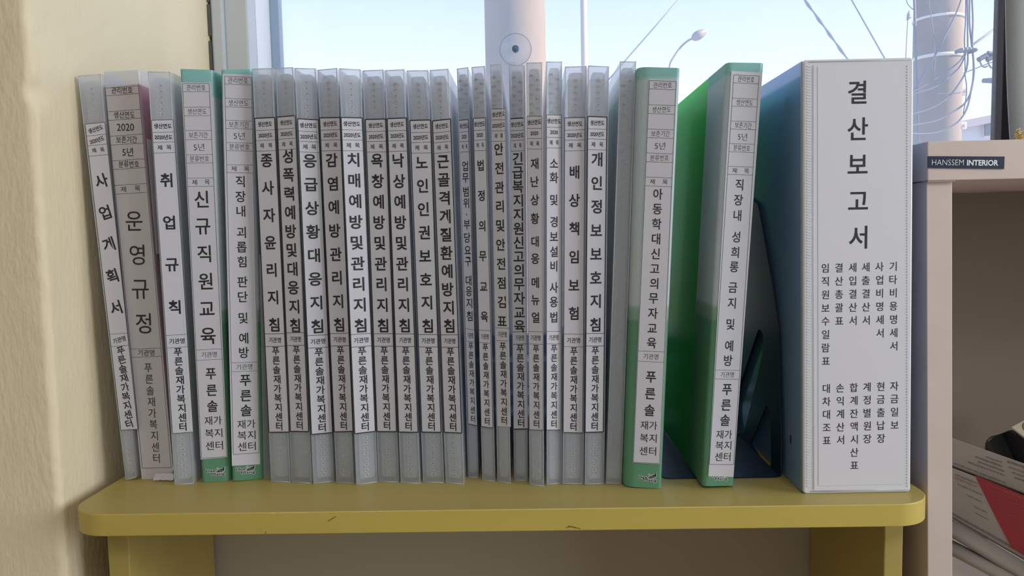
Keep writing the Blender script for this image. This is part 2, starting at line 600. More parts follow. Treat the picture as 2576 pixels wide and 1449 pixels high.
# window: painted casing, white track, grey sash, glass
wx0 = RX + 0.003
fx1 = at_y(622, 90, WY).x
gx0 = at_y(705, 100, 0.36).x
sx0 = at_y(683, 100, 0.36).x
rx1 = at_y(2515, 100, 0.36).x
rx2 = 0.66
W0 = bpy.data.objects.new('window_1', None)
COL.objects.link(W0)
W0.location = (0, WY, 0)
struct(W0, 'window with grey-painted casing behind the row of files')
step = at_y(563, 90, WY).x
mb = MB()
mb.box((wx0, WY, SZ), (step, WY + 0.03, 1.15))
mb.box((step - 0.001, WY + 0.004, SZ), (fx1, WY + 0.03, 1.15))
mb.box((rx2, WY, SZ), (1.10, WY + 0.03, 1.15))
mb.box((fx1, WY, 1.08), (rx2, WY + 0.03, 1.15))
mb.build('casing', 'frame_paint', W0, bevel=0.0025)
mb = MB()
mb.box((wx0, WY + 0.031, SZ), (fx1, WY + 0.095, 1.15))
mb.box((fx1, WY + 0.031, SZ), (rx2, WY + 0.095, SZ + 0.03))
mb.box((fx1, WY + 0.031, 1.08), (rx2, WY + 0.095, 1.15))
mb.build('track', 'frame_white', W0, bevel=0.001)
mb = MB()
mb.box((fx1, 0.358, SZ + 0.03), (gx0, 0.372, 1.08))
mb.box((gx0, 0.358, SZ + 0.03), (rx1, 0.372, SZ + 0.055))
mb.box((gx0, 0.358, 1.05), (rx1, 0.372, 1.08))
mb.build('sash', 'sash_grey', W0, bevel=0.001)
mb = MB()
mb.box((rx1, 0.352, SZ + 0.03), (rx2, 0.374, 1.08))
mb.build('sash', 'sash_brown', W0, bevel=0.001)
mb = MB()
mb.box((gx0 - 0.004, 0.364, SZ + 0.05), (rx1 + 0.004, 0.366, 1.055))
mb.build('glass', 'window_glass', W0)
mb = MB()
zq = SZ
while zq < 0.6:
    L = random.uniform(0.03, 0.11)
    w = random.uniform(0.0020, 0.0030)
    mb.box((RX + 0.0004, WY - 0.0012, zq), (RX + 0.0004 + w, WY + 0.001, min(zq + L, 0.6)))
    zq += L + random.uniform(0.002, 0.006)
mb.build('sealant', 'sealant', W0)

# housing for the added ceiling fill light
cl = empty('ceiling_fill_lamp', (0.1, -1.7, 1.5), 'white rectangular ceiling lamp added for fill light above the room', 'lamp')
mb = MB(); mb.box((-0.55, -2.05, 1.452), (0.75, -1.35, 1.4995)); mb.build('housing', 'frame_white', cl, bevel=0.004)

# grey curtain at the right edge of the window
mb = MB()
edge = [(2531, -60), (2531, 0), (2532, 90), (2534, 180), (2537, 260), (2541, 330), (2545, 380)]
L0 = [at_y(px, py, 0.262) for px, py in edge]
rr = []
for p in L0:
    rg = []
    for k in range(25):
        s = k / 24
        x = p.x + (0.95 - p.x) * s
        rg.append(Vector((x, 0.262 + 0.007 * sin(s * 44) * min(1, s * 5), p.z)))
    for k in reversed(range(25)):
        s = k / 24
        x = p.x + (0.95 - p.x) * s
        rg.append(Vector((x, 0.264 + 0.007 * sin(s * 44) * min(1, s * 5), p.z)))
    rr.append(rg)
top_ = [Vector((q.x, q.y, 1.12)) for q in rr[0]]
bot_ = [Vector((q.x, q.y, SZ + 0.004)) for q in rr[-1]]
mb.loft([top_] + rr + [bot_])
tag(mb.build('curtain', 'curtain_grey', smooth=True), 'plain grey curtain edge hanging beside the window above the pinkish unit', 'curtain')

# suction cup on the glass
cc = at_y(1297, 125, 0.3625)
sc_ = empty('suction_cup', cc, 'round clear suction cup with dark centre stuck on the window glass', 'suction cup')
mb = MB()
R0 = 0.0195
rings = []
for r_, y_ in ((0.001, 0.0012), (0.006, 0.0016), (0.014, 0.0024), (R0 * 0.93, 0.0005), (R0, -0.0005), (R0, 0.0008)):
    rings.append([cc + Vector((r_ * cos(2 * pi * k / 40), -0.0015 + y_ * 0.7, r_ * sin(2 * pi * k / 40))) for k in range(40)])
mb.loft(rings, cap=True)
mb.build('cup', 'suction_plastic', sc_, smooth=True)
mb = MB()
mb.tube([cc + Vector((R0 * 0.97 * cos(2 * pi * k / 40), -0.001, R0 * 0.97 * sin(2 * pi * k / 40))) for k in range(41)], 0.0005, 6)
mb.build('rim', 'suction_rim', sc_, smooth=True)
mb = MB()
mb.tube([cc + Vector((0, -0.0015, 0)), cc + Vector((0, -0.006, 0)), cc + Vector((0, -0.007, 0))], [0.0042, 0.0042, 0.003], 20)
mb.build('knob', 'suction_knob', sc_, smooth=True)

# ------------------------------------------------------------------ outdoors
mb = MB(); mb.box((-60, 2.0, -3.6), (60, 90, -3.5)); struct(mb.build('ground', 'ground_dirt'))


def pole(name, px, py, dist, rpx, label, mat, cat='pole', z0=-3.5, z1=7.0, taper=0.9):
    c = at_d(px, py, dist)
    r = rpx * dist / FPX
    root = empty(name, (c.x, c.y, z0), label, cat)
    m_ = MB()
    m_.tube([(c.x, c.y, z0), (c.x, c.y, (z0 + z1) / 2), (c.x, c.y, z1)], [r * 1.05, r, r * taper], 32)
    m_.build('shaft', mat, root, smooth=True)
    return root, c, r


pole('utility_pole', 1296, 90, 4.4, 76, 'wide blurred concrete pole outside behind the suction cup', 'concrete')
pole('sign_pole', 1469, 80, 11.0, 8.5, 'thin pale pole outside right of the suction cup', 'pale_steel')
up, upc, upr = pole('utility_pole', 2358, 170, 6.0, 56, 'concrete pole wrapped in cables outside the window above the pinkish unit', 'concrete')
for py, hpx in ((148, 4), (53, 3)):
    c = at_d(2358, py, 6.0)
    m_ = MB()
    h = hpx * 6.0 / FPX
    rs = [[Vector((upc.x + rr_ * cos(2 * pi * k / 32), upc.y + rr_ * sin(2 * pi * k / 32), z)) for k in range(32)] for rr_, z in ((upr * 1.0, c.z - h), (upr * 1.05, c.z - h), (upr * 1.05, c.z + h), (upr * 1.0, c.z + h))]
    m_.loft(rs, cap=False)
    m_.build('strap', 'strap_steel', up, smooth=True)
for (x0, y0, x1, y1) in ((2411, 222, 2430, 240), (2408, 308, 2427, 326)):
    m_ = MB()
    a, b = at_d(x0, y0, 5.95), at_d(x1, y1, 5.95)
    m_.box((a.x, a.y - 0.03, b.z), (b.x, a.y + 0.05, a.z))
    m_.tube([((a.x + b.x) / 2 + 0.01, a.y - 0.045, (a.z + b.z) / 2), ((a.x + b.x) / 2 + 0.01, a.y, (a.z + b.z) / 2)], 0.012, 10)
    m_.build('bracket', 'strap_steel', up, bevel=0.004)


def Q(x, y):
    return 2280 + x * 0.2554, y * 0.2554


def smooth_path(pts, n=5):
    P = [Vector(p) for p in pts]
    out = []
    for i in range(len(P) - 1):
        p0, p1, p2, p3 = P[max(i - 1, 0)], P[i], P[i + 1], P[min(i + 2, len(P) - 1)]
        for k in range(n):
            s = k / n
            out.append(0.5 * (2 * p1 + (p2 - p0) * s + (2 * p0 - 5 * p1 + 4 * p2 - p3) * s * s + (3 * p1 - p0 - 3 * p2 + p3) * s ** 3))
    out.append(P[-1])
    return out


cb = empty('cable_bundle', at_d(2434, 125, 5.75), 'bundle of looping cables hanging on the concrete pole', 'cables')
CABLES = [
    ([(560, -60), (540, 0), (500, 110), (440, 240), (380, 360), (280, 550), (190, 690), (110, 830), (60, 900)], 2.2, 5.76),
    ([(572, 530), (520, 610), (400, 700), (250, 800), (100, 890), (20, 930)], 1.9, 5.74),
    ([(590, 520), (530, 650), (440, 740), (300, 850), (100, 920), (20, 950)], 1.9, 5.72),
    ([(600, -60), (605, 480), (600, 640), (560, 760), (430, 940), (280, 1050), (120, 1110), (20, 1130)], 2.2, 5.70),
    ([(625, -60), (622, 200), (640, 400), (662, 620), (650, 850), (590, 1000), (480, 1090), (300, 1190), (100, 1230), (20, 1240)], 2.4, 5.68),
    ([(645, -60), (656, 200), (650, 420), (668, 700), (640, 880), (600, 1060), (520, 1190), (380, 1280), (250, 1315), (90, 1320), (20, 1310)], 2.4, 5.66),
    ([(585, -60), (582, 200), (572, 380), (575, 500), (580, 740), (592, 830), (590, 950), (560, 1120)], 1.5, 5.71),
    ([(220, -60), (230, 60), (258, 240), (275, 430), (282, 640), (255, 810)], 1.0, 5.79),
    ([(250, 940), (330, 925), (430, 925), (540, 910)], 1.2, 5.77),
    ([(75, -60), (82, 100), (88, 300), (95, 600), (105, 900), (115, 1200), (118, 1400)], 3.0, 5.80),
    ([(0, -60), (5, 20), (40, 70), (85, 105)], 1.1, 5.80),
]
for pts, wpx, dist in CABLES:
    m_ = MB()
    m_.tube(smooth_path([at_d(*Q(x, y), dist) for x, y in pts]), wpx * dist / FPX, 7)
    m_.build('cable', 'cable_grey', cb, smooth=True)
m_ = MB()
for (x, y) in ((535, 495), (575, 490), (610, 488), (670, 495)):
    c = at_d(*Q(x, y), 5.64)
    m_.tube([c + Vector((0, -0.03, 0)), c, c + Vector((0, 0.06, 0))], [0.012, 0.017, 0.014], 8)
a, b = at_d(*Q(520, 497), 5.66), at_d(*Q(680, 492), 5.66)
m_.tube([a, b], 0.008, 8)
m_.build('clamp', 'cable_grey', cb, smooth=True)


def line(name, pts, r, label, cat, mat, group=None):
    m_ = MB()
    m_.tube(pts, r, 7)
    return tag(m_.build(name, mat, smooth=True, origin=pts[0]), label, cat, group)


G = 'overhead lines outside the window'
line('power_line', [at_d(*Q(655, 440), 7), at_d(*Q(915, 255), 7.6), at_d(*Q(1300, -20), 8.5)], 0.011, 'thick grey line rising to the right from the cable bundle', 'wire', 'wire_blue', G)
line('power_line', [at_d(1500, 236, 14), at_d(1575, 150, 14), at_d(1640, 76, 14), at_d(1740, -40, 14)], 0.014, 'faint pale wire slanting across the sky above the unlabelled clear file', 'wire', 'wire_blue', G)
pts = [at_d(2000 + 130 * s, -35 + 180 * s, 9) for s in [i / 40 for i in range(45)]]
m_ = MB()
m_.tube(pts, [0.017 + 0.006 * sin(i * 0.75) for i in range(45)], 8)
tag(m_.build('power_line', 'wire_blue', smooth=True, origin=pts[0]), 'thick twisted wire in the sky above the white binder', 'wire', G)
line('power_line', [at_d(2125, -35, 9), at_d(2143, 0, 9), at_d(2222, 140, 9), at_d(2262, 210, 9)], 0.011, 'plain dark wire right of the twisted wire above the white binder', 'wire', 'wire_blue', G)
# insulators on the far lines
ins = empty('insulator_rack', at_d(2490, 150, 11.5), 'grey insulators with drooping jumper wires seen past the cable bundle', 'insulators')
for (a, b) in (((710, 590), (785, 545)), ((795, 590), (880, 545)), ((880, 590), (930, 575)), ((800, 525), (925, 535))):
    m_ = MB()
    P0, P1 = at_d(*Q(*a), 11.5), at_d(*Q(*b), 11.5)
    pp = [P0.lerp(P1, i / 12) for i in range(13)]
    m_.tube(pp, [0.026 if i % 2 else 0.040 for i in range(13)], 8)
    m_.build('insulator', 'cable_grey', ins, smooth=True)
for pts in ([(725, 600), (740, 640), (770, 660), (800, 650)], [(805, 600), (812, 630), (830, 660), (850, 668)], [(895, 590), (895, 630), (912, 665), (930, 680)]):
    m_ = MB()
    m_.tube(smooth_path([at_d(*Q(*p), 11.5) for p in pts]), 0.014, 6)
    m_.build('jumper', 'cable_grey', ins, smooth=True)
m_ = MB()
m_.tube([at_d(*Q(510, 742), 12), at_d(*Q(820, 620), 12), at_d(2612, 125, 11.6)], 0.008, 6)
m_.build('wire', 'wire_blue', ins, smooth=True)
m_ = MB()
m_.tube([at_d(*Q(755, 795), 11.6), at_d(*Q(850, 792), 11.6), at_d(2612, 198, 11.6)], [0.035, 0.045, 0.045], 8)
m_.build('crossarm', 'cable_grey', ins, smooth=True)
m_ = MB()
po = at_d(2612, 200, 11.6)
m_.tube([(po.x, po.y, -3.5), (po.x, po.y, po.z + 3)], 0.14, 16)
m_.build('post', 'concrete', ins, smooth=True)
# street lamps
sl = empty('street_lamp', at_d(1640, 330, 16), 'street lamp with curved arm and oval head above the blue-topped file', 'street lamp')
m_ = MB()
pts = smooth_path([at_d(x, y, 16) for x, y in ((1668, 420), (1676, 250), (1684, 170), (1696, 142), (1713, 118), (1730, 103), (1746, 95))])
gp = Vector((pts[0].x, pts[0].y, -3.5))
m_.tube([gp] + pts, 0.022, 8)
m_.build('arm', 'lamp_grey', sl, smooth=True)
m_ = MB()
A, B = at_d(1740, 98, 16), at_d(1779, 76, 16)
n_ = 14
ax = (B - A).normalized()
sd = Vector((0, 1, 0))
upv = ax.cross(sd)
rgs = []
for i in range(n_ + 1):
    s = i / n_
    w_ = 0.105 * (sin(pi * min(1, s ** 0.8)) ** 0.7) + 0.012
    rgs.append([A.lerp(B, s) + sd * (w_ * 1.2 * cos(2 * pi * k / 16)) + upv * (w_ * 0.85 * sin(2 * pi * k / 16)) for k in range(16)])
m_.loft(rgs)
m_.build('head', 'lamp_grey', sl, smooth=True)
sl = empty('street_lamp', at_d(2279, 200, 22), 'tiny distant street lamp beside the concrete pole wrapped in cables', 'street lamp')
m_ = MB()
g0 = at_d(2278, 330, 22)
m_.tube([Vector((g0.x, g0.y, -3.5)), g0, at_d(2279, 140, 22), at_d(2284, 48, 22)], 0.016, 7)
m_.build('post', 'lamp_grey', sl, smooth=True)
m_ = MB()
m_.tube([at_d(2283, 50, 22), at_d(2286, 38, 22), at_d(2288, 27, 22)], [0.03, 0.055, 0.02], 8)
m_.tube([at_d(2285, 47, 22), at_d(2296, 42, 22)], 0.016, 6)
m_.build('head', 'lamp_grey', sl, smooth=True)
# house beyond the lines
hz = 20.0
h0, h1 = at_d(2405, 306, hz), at_d(2600, 268, hz)
hs = empty('house', (h0.x, h0.y, -3.5), 'pale distant house with a white-framed window right of the concrete pole', 'house')
m_ = MB()
m_.add([(h0.x, h0.y, -3.5), (h1.x + 2, h1.y, -3.5), (h1.x + 2, h1.y, h1.z - 0.03), (h0.x, h0.y, h0.z - 0.03), (h0.x, h0.y + 6, -3.5), (h1.x + 2, h1.y + 6, -3.5), (h1.x + 2, h1.y + 6, h1.z - 0.03), (h0.x, h0.y + 6, h0.z - 0.03)],
       [(0, 1, 2, 3), (1, 5, 6, 2), (5, 4, 7, 6), (4, 0, 3, 7), (3, 2, 6, 7), (0, 4, 5, 1)])
m_.build('wall', 'house_wall', hs)
m_ = MB()
q0, q1 = at_d(2398, 308, hz - 0.3), at_d(2600, 266, hz - 0.3)
rg = []
for p in (q0, Vector((q1.x + 2.2, q1.y, q1.z + (q1.z - q0.z) * 0.9))):
    rg.append([p + Vector((0, 0, -0.20)), p + Vector((0, 6.6, -0.20)), p + Vector((0, 6.6, 0.0)), p])
m_.loft(rg)
m_.build('roof', 'house_roof', hs)
a, b = at_d(*Q(770, 1195), hz - 0.05), at_d(*Q(910, 1350), hz - 0.05)
m_ = MB(); m_.box((a.x, a.y - 0.02, b.z), (b.x, a.y + 0.15, a.z))
wf = m_.build('window', 'frame_white', hs)
for (x0, x1) in ((782, 826), (842, 896)):
    a, b = at_d(*Q(x0, 1210), hz - 0.12), at_d(*Q(x1, 1335), hz - 0.12)
    m_ = MB(); m_.box((a.x, a.y, b.z), (b.x, a.y + 0.06, a.z)); m_.build('pane', 'house_pane', wf)

# ------------------------------------------------------------------ yellow desk shelf
ys = empty('desk_shelf', (-0.03, 0.04, 0), 'yellow painted wooden shelf with rounded front corners carrying the row of files', 'shelf')
FL, FR = at_z(266, 1294), at_z(2271, 1268)
LX, RXs = -0.3375, 0.2835
TH = 0.0163
yb = 0.128
r_ = 0.030
e_ = (FR - FL).normalized()


def fy(x):
    return FL.y + (x - FL.x) * e_.y / e_.x


outl = []
for k in range(13):
    a = pi + (pi / 2) * k / 12
    outl.append((LX + r_ + r_ * cos(a), fy(LX + r_) + r_ * 0.95 + r_ * 0.95 * sin(a)))
for k in range(13):
    a = 1.5 * pi + (pi / 2) * k / 12
    outl.append((RXs - r_ + r_ * cos(a), fy(RXs - r_) + r_ * 0.95 + r_ * 0.95 * sin(a)))
outl += [(RXs, yb), (LX, yb)]
m_ = MB()
m_.loft([[Vector((x, y, z)) for x, y in outl] for z in (-TH, 0.0)])
n_side = len(outl)
for i in range(n_side):
    m_.m[i] = 1
top = m_.build('top', ['yellow_wood', 'yellow_edge'], ys, bevel=0.0007, sharp=True)
m_ = MB(); m_.box((at_y(272, 1400, -0.02).x, -0.020, -0.56), (at_y(325, 1400, -0.02).x, yb, -TH)); m_.build('side_panel', 'yellow_wood', ys, bevel=0.0008)
m_ = MB(); m_.box((at_y(2224, 1400, -0.018).x, -0.018, -0.56), (at_y(2271, 1400, -0.018).x, yb, -TH)); m_.build('side_panel', 'yellow_wood', ys, bevel=0.0008)
m_ = MB(); m_.box((at_y(325, 1400, -0.02).x, -0.018, -0.56), (at_y(2224, 1400, -0.018).x, yb, -0.545)); m_.build('bottom_board', 'yellow_wood', ys, bevel=0.0008)
m_ = MB(); m_.box((-0.31, -0.02, FLOOR), (0.26, yb, -0.5605)); m_.build('plinth', 'yellow_wood', ys, bevel=0.001)


def on_front(px, py, off=0.0003):
    p = at_y(px, py, -0.055)
    return Vector((p.x, fy(p.x) - off, p.z))


for pts in ([(822, 1316), (833, 1309), (842, 1303)], [(664, 1347), (666, 1341)], [(1425, 1333), (1440, 1330), (1462, 1336)], [(1430, 1328), (1450, 1334)]):
    m_ = MB()
    for a, b in zip(pts[:-1], pts[1:]):
        A, B = on_front(*a), on_front(*b)
        n = (B - A).cross(Vector((0, 1, 0))).normalized() * 0.00022
        m_.quad(A - n, B - n, B + n, A + n)
    m_.build('scratch_mark', 'scratch', ys)
for (x0, x1, w) in ((672, 690, 0.00028), (690, 770, 0.00014), (880, 975, 0.00014)):
    m_ = MB()
    k = 8
    for i in range(k):
        xa, xb = x0 + (x1 - x0) * i / k, x0 + (x1 - x0) * (i + 1.0) / k
        a, b = on_front(xa, 1294.5), on_front(xb, 1294.5)
        a.z = b.z = -0.0006
        n = Vector((0, 0, w * random.uniform(0.5, 1.3)))
        m_.quad(a - n, b - n, b + n, a + n)
    m_.build('chipped_edge', 'chip', ys)

# ------------------------------------------------------------------ files
LBL_OFF, INK_OFF = 0.00045, 0.00060
ORG = '푸른솔재가복지센터'


def lerp(a, b, s):
    return a + (b - a) * s


def corners(px):
    (tlx, tly, trx, try_, blx, bly, brx, bry) = px
    A, B = at_z(blx, bly), at_z(brx, bry)
    za = zb = 0.0
    flat = None
    for _ in range(3):
        TL, TR = at_y(tlx, tly, A.y), at_y(trx, try_, B.y)
        w = B.x - A.x
        t_ = ((TL.x + TR.x) - (A.x + B.x)) / 2 / max(0.1, (TL.z + TR.z) / 2)
        za, zb = (0.0, min(w, 0.03) * -t_) if t_ < -0.012 else ((min(w, 0.03) * t_, 0.0) if t_ > 0.012 else (0.0, 0.0))
        A, B = at_z(blx, bly, za), at_z(brx, bry, zb)
        if abs(t_) > 0.03 and t_ < 0:
            B = at_y(brx, bry, A.y)
    TL, TR = at_y(tlx, tly, A.y), at_y(trx, try_, B.y)
    return A, B, TL, TR


def u_path(A, B, d, rl, rr, back, n=8):
    """open path back-left, front-left corner, front-right corner, back-right (points in one horizontal section)"""
    ab = (B - A).normalized()
    dh = d.normalized()
    out = [A + dh * back]
    for k in range(n + 1):
        s = k / n
        p0, p1, p2 = A + dh * rl, A, A + ab * rl
        out.append(p0 * (1 - s) ** 2 + p1 * 2 * s * (1 - s) + p2 * s * s)
    for k in range(n + 1):
        s = k / n
        p0, p1, p2 = B - ab * rr, B, B + dh * rr
        out.append(p0 * (1 - s) ** 2 + p1 * 2 * s * (1 - s) + p2 * s * s)
    out.append(B + dh * back)
    return out


def u_shell(mb, A, B, TL, TR, d, t, rl, rr, back, z0=0.0, z1=1.0, grow=0.0, mi=0):
    rings = []
    for s in (z0, z1):
        a, b = lerp(A, TL, s), lerp(B, TR, s)
        ab = (b - a).normalized()
        dh = d.normalized()
        a, b = a - ab * grow - dh * grow, b + ab * grow - dh * grow
        o = u_path(a, b, d, rl + grow, rr + grow, back)
        i = u_path(a + (ab + dh) * t, b - (ab - dh) * t, d, max(rl - t, 0.0003), max(rr - t, 0.0003), back - t)
        rings.append(o + list(reversed(i)))
    mb.loft(rings, mi)


def prism_uv(mb, A, B, TL, TR, d, loop, y0, y1, mi=0):
    """loop in (u, v): u 0..1 across the spine, v metres above its bottom; pushed back from y0 to y1 along d"""
    H = ((TL + TR) / 2 - (A + B) / 2).length
    dh = d.normalized()

    def pt(u, v):
        return lerp(lerp(A, B, u), lerp(TL, TR, u), v / H)
    mb.loft([[pt(u, v) + dh * y for u, v in loop] for y in (y0, y1)], mi)


class Sheet:
    """a paper label on a file's spine plane, measured by its four corners in the photo"""

    def __init__(self, root, A, B, TL, TR, quad, off=LBL_OFF):
        self.root = root
        self.n = (B - A).cross((TL + TR) / 2 - (A + B) / 2).normalized()
        if self.n.y > 0:
            self.n = -self.n
        self.p0 = A + self.n * off
        self.ux = (B - A).normalized()
        self.uy = ((TL + TR) / 2 - (A + B) / 2).normalized()
        self.uy = (self.uy - self.ux * self.uy.dot(self.ux)).normalized()
        self.q = quad
        self.ink = MB()
        self.off = off

    def P(self, px, py, lift=0.0):
        return at_plane(px, py, self.p0 + self.n * lift, self.n)

    def uv(self, s, t_):
        (x0, y0), (x1, y1), (x2, y2), (x3, y3) = self.q   # TL TR BL BR
        ax, ay = lerp(x0, x2, t_), lerp(y0, y2, t_)
        bx, by = lerp(x1, x3, t_), lerp(y1, y3, t_)
        return lerp(ax, bx, s), lerp(ay, by, s)

    def tv(self, py, s=0.5):
        y0, y1 = self.uv(s, 0)[1], self.uv(s, 1)[1]
        return (py - y0) / (y1 - y0)

    def mm(self, px, c):
        return px * (c - CAM).dot(_f) / FPX

    def paper(self, name, mat, quad=None, extra=None, thick=0.00018):
        q = quad or self.q
        m_ = MB()
        loop = [q[2], q[3]] + (extra or []) + [q[1], q[0]]
        m_.loft([[self.P(x, y, l) for x, y in loop] for l in (-thick, 0.0)])
        return m_.build(name, mat, self.root)

    def line(self, a, b, w):
        A, B = self.P(*a, 0.00012), self.P(*b, 0.00012)
        n = (B - A).cross(self.n).normalized() * (w / 2)
        self.ink.quad(A - n, B - n, B + n, A + n)

    def row(self, t_, w=0.00022, s0=0.0, s1=1.0):
        self.line(self.uv(s0, t_), self.uv(s1, t_), w)

    def frame(self, w, sides='LRTB'):
        k = 0.0
        if 'T' in sides:
            self.line(self.uv(0, 0), self.uv(1, 0), w)
        if 'B' in sides:
            self.line(self.uv(0, 1), self.uv(1, 1), w)
        if 'L' in sides:
            self.line(self.uv(0, 0), self.uv(0, 1), w)
        if 'R' in sides:
            self.line(self.uv(1, 0), self.uv(1, 1), w)

    def text(self, s, px, py, wpx=None, hpx=None, em=None, xs=1.0, bold=0.0, mi=0):
        c = self.P(px, py, 0.00013)
        k = lambda v: None if v is None else self.mm(v, c)
        cosy = max(0.35, abs(self.ux.x))
        put(self.ink, s, c, self.ux, self.uy, w=None if wpx is None else k(wpx) / cosy, h=k(hpx), em=k(em), xs=xs / cosy if wpx is None else 1, bold=bold, mi=mi)

    def done(self, parent, name='lettering', mats=('ink',)):
        self.ink.f = self.ink.f
        return self.ink.build(name, list(mats), parent, fix=False)


def rr_loop(u0, u1, v0, v1, rv, w, n=5):
    ru = rv / w
    out = []
    for (cu, cv, a0) in ((u1 - ru, v0 + rv, -pi / 2), (u1 - ru, v1 - rv, 0), (u0 + ru, v1 - rv, pi / 2), (u0 + ru, v0 + rv, pi)):
        for k in range(n + 1):
            a = a0 + (pi / 2) * k / n
            out.append((cu + ru * cos(a), cv + rv * sin(a)))
    return out


GC = 'slim translucent clear files standing in a row on the yellow shelf'


def clear_file(px, label, dots='ring', rib=(0.18, 0.82), ribv=(0.004, 0.004), depth=0.235, dx=0.0, dotspan=None, body='page_stack', zig=False, dot_u=0.5):
    A, B, TL, TR = corners(px)
    base = Vector(((A.x + B.x) / 2, (A.y + B.y) / 2, 0))
    root = empty('clear_file', base, label, 'file', GC)
    d = Vector((dx, depth, 0))
    H = ((TL + TR) / 2 - (A + B) / 2).length
    w = (B - A).length
    yb_ = min(depth, 0.268 - max(A.y, B.y))
    m_ = MB()
    u_shell(m_, A, B, TL, TR, d, 0.0007, 0.0010, 0.0010, yb_)
    m_.build('cover', 'clear_plastic', root)
    # welded edges of the plastic catch the light
    m_ = MB()
    for P0, P1, o in ((A, TL, 1), (B, TR, -1)):
        ab = (B - A).normalized() * (0.0004 * o)
        m_.tube([P0 + ab + Vector((0, -0.0001, 0.0002)), P1 + ab + Vector((0, -0.0001, 0))], 0.00035, 6)
    m_.tube([TL, TR], 0.00035, 6)
    m_.tube([A + Vector((0, 0, .0004)), B + Vector((0, 0, .0004))], 0.0004, 6)
    m_.build('edge_seam', 'clear_edge', root, smooth=True)
    m_ = MB()
    prism_uv(m_, A, B, TL, TR, d, rr_loop(rib[0], rib[1], ribv[1], H - ribv[0], 0.0022, w), 0.0016, 0.010)
    m_.build('page_spine', 'page_plastic', root)
    m_ = MB()
    prism_uv(m_, A, B, TL, TR, d, [(0.14, 0.005), (0.86, 0.005), (0.86, H - 0.007), (0.14, H - 0.007)], 0.0105, yb_ - 0.006)
    m_.build('pages', body, root)
    # weld dots pressed along the page spine
    dh = d.normalized()
    n_in = Vector((0, -1, 0))
    ux = (B - A).normalized()
    uy = ((TL + TR) / 2 - (A + B) / 2).normalized()
    spans = dotspan or ((0.0065, 0.037), (H - 0.036, H - 0.0075))
    step_ = 0.0043
    cu_ = (rib[0] + rib[1]) / 2
    for v0, v1 in spans:
        m_ = MB()
        v, k = v0, 0
        while v <= v1:
            u = cu_ + ((0.14 if k % 2 else -0.14) if zig else 0.0)
            c = lerp(lerp(A, B, u), lerp(TL, TR, u), v / H) + dh * 0.0015
            if zig:
                tri = [(-0.0011, -0.0009), (0.0012, 0.0), (-0.0011, 0.0011)] if k % 2 == 0 else [(0.0011, -0.0009), (0.0011, 0.0011), (-0.0012, 0.0)]
                m_.loft([[c + ux * x * s_ + uy * y * s_ - dh * q_ for x, y in tri] for s_, q_ in ((1.25, 0.0), (1.0, 0.0007), (0.5, 0.0003))])
                m_.add([c + ux * (x * 1.25 + (0.0011 if k % 2 else -0.0011)) + uy * (y * 1.1 - 0.0005) - dh * 0.0002 for x, y in tri], [(0, 1, 2)], 2)  # offset grey triangle paints the dot's shaded side
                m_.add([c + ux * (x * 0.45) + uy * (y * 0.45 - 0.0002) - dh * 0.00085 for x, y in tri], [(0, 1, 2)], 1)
            else:
                rg = []
                for rad, q_ in ((0.00185, 0.0), (0.00165, 0.0007), (0.00125, 0.0007), (0.0010, 0.0)):
                    rg.append([c + ux * (rad * cos(2 * pi * j / 14)) + uy * (rad * 0.85 * sin(2 * pi * j / 14)) - dh * q_ for j in range(14)])
                m_.loft(rg, cap=False)
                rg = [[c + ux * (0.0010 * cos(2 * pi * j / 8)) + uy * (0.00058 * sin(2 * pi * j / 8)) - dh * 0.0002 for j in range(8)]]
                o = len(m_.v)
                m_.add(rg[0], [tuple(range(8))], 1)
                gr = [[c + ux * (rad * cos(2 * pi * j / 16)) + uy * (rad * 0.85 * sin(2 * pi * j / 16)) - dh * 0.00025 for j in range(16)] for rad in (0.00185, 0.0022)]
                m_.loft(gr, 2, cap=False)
            v += step_ if not zig else 0.0034
            k += 1
        m_.build('weld_dots', ['weld_plastic', 'weld_pit_shade', 'weld_groove_shade'], root, smooth=False)
    return root, A, B, TL, TR


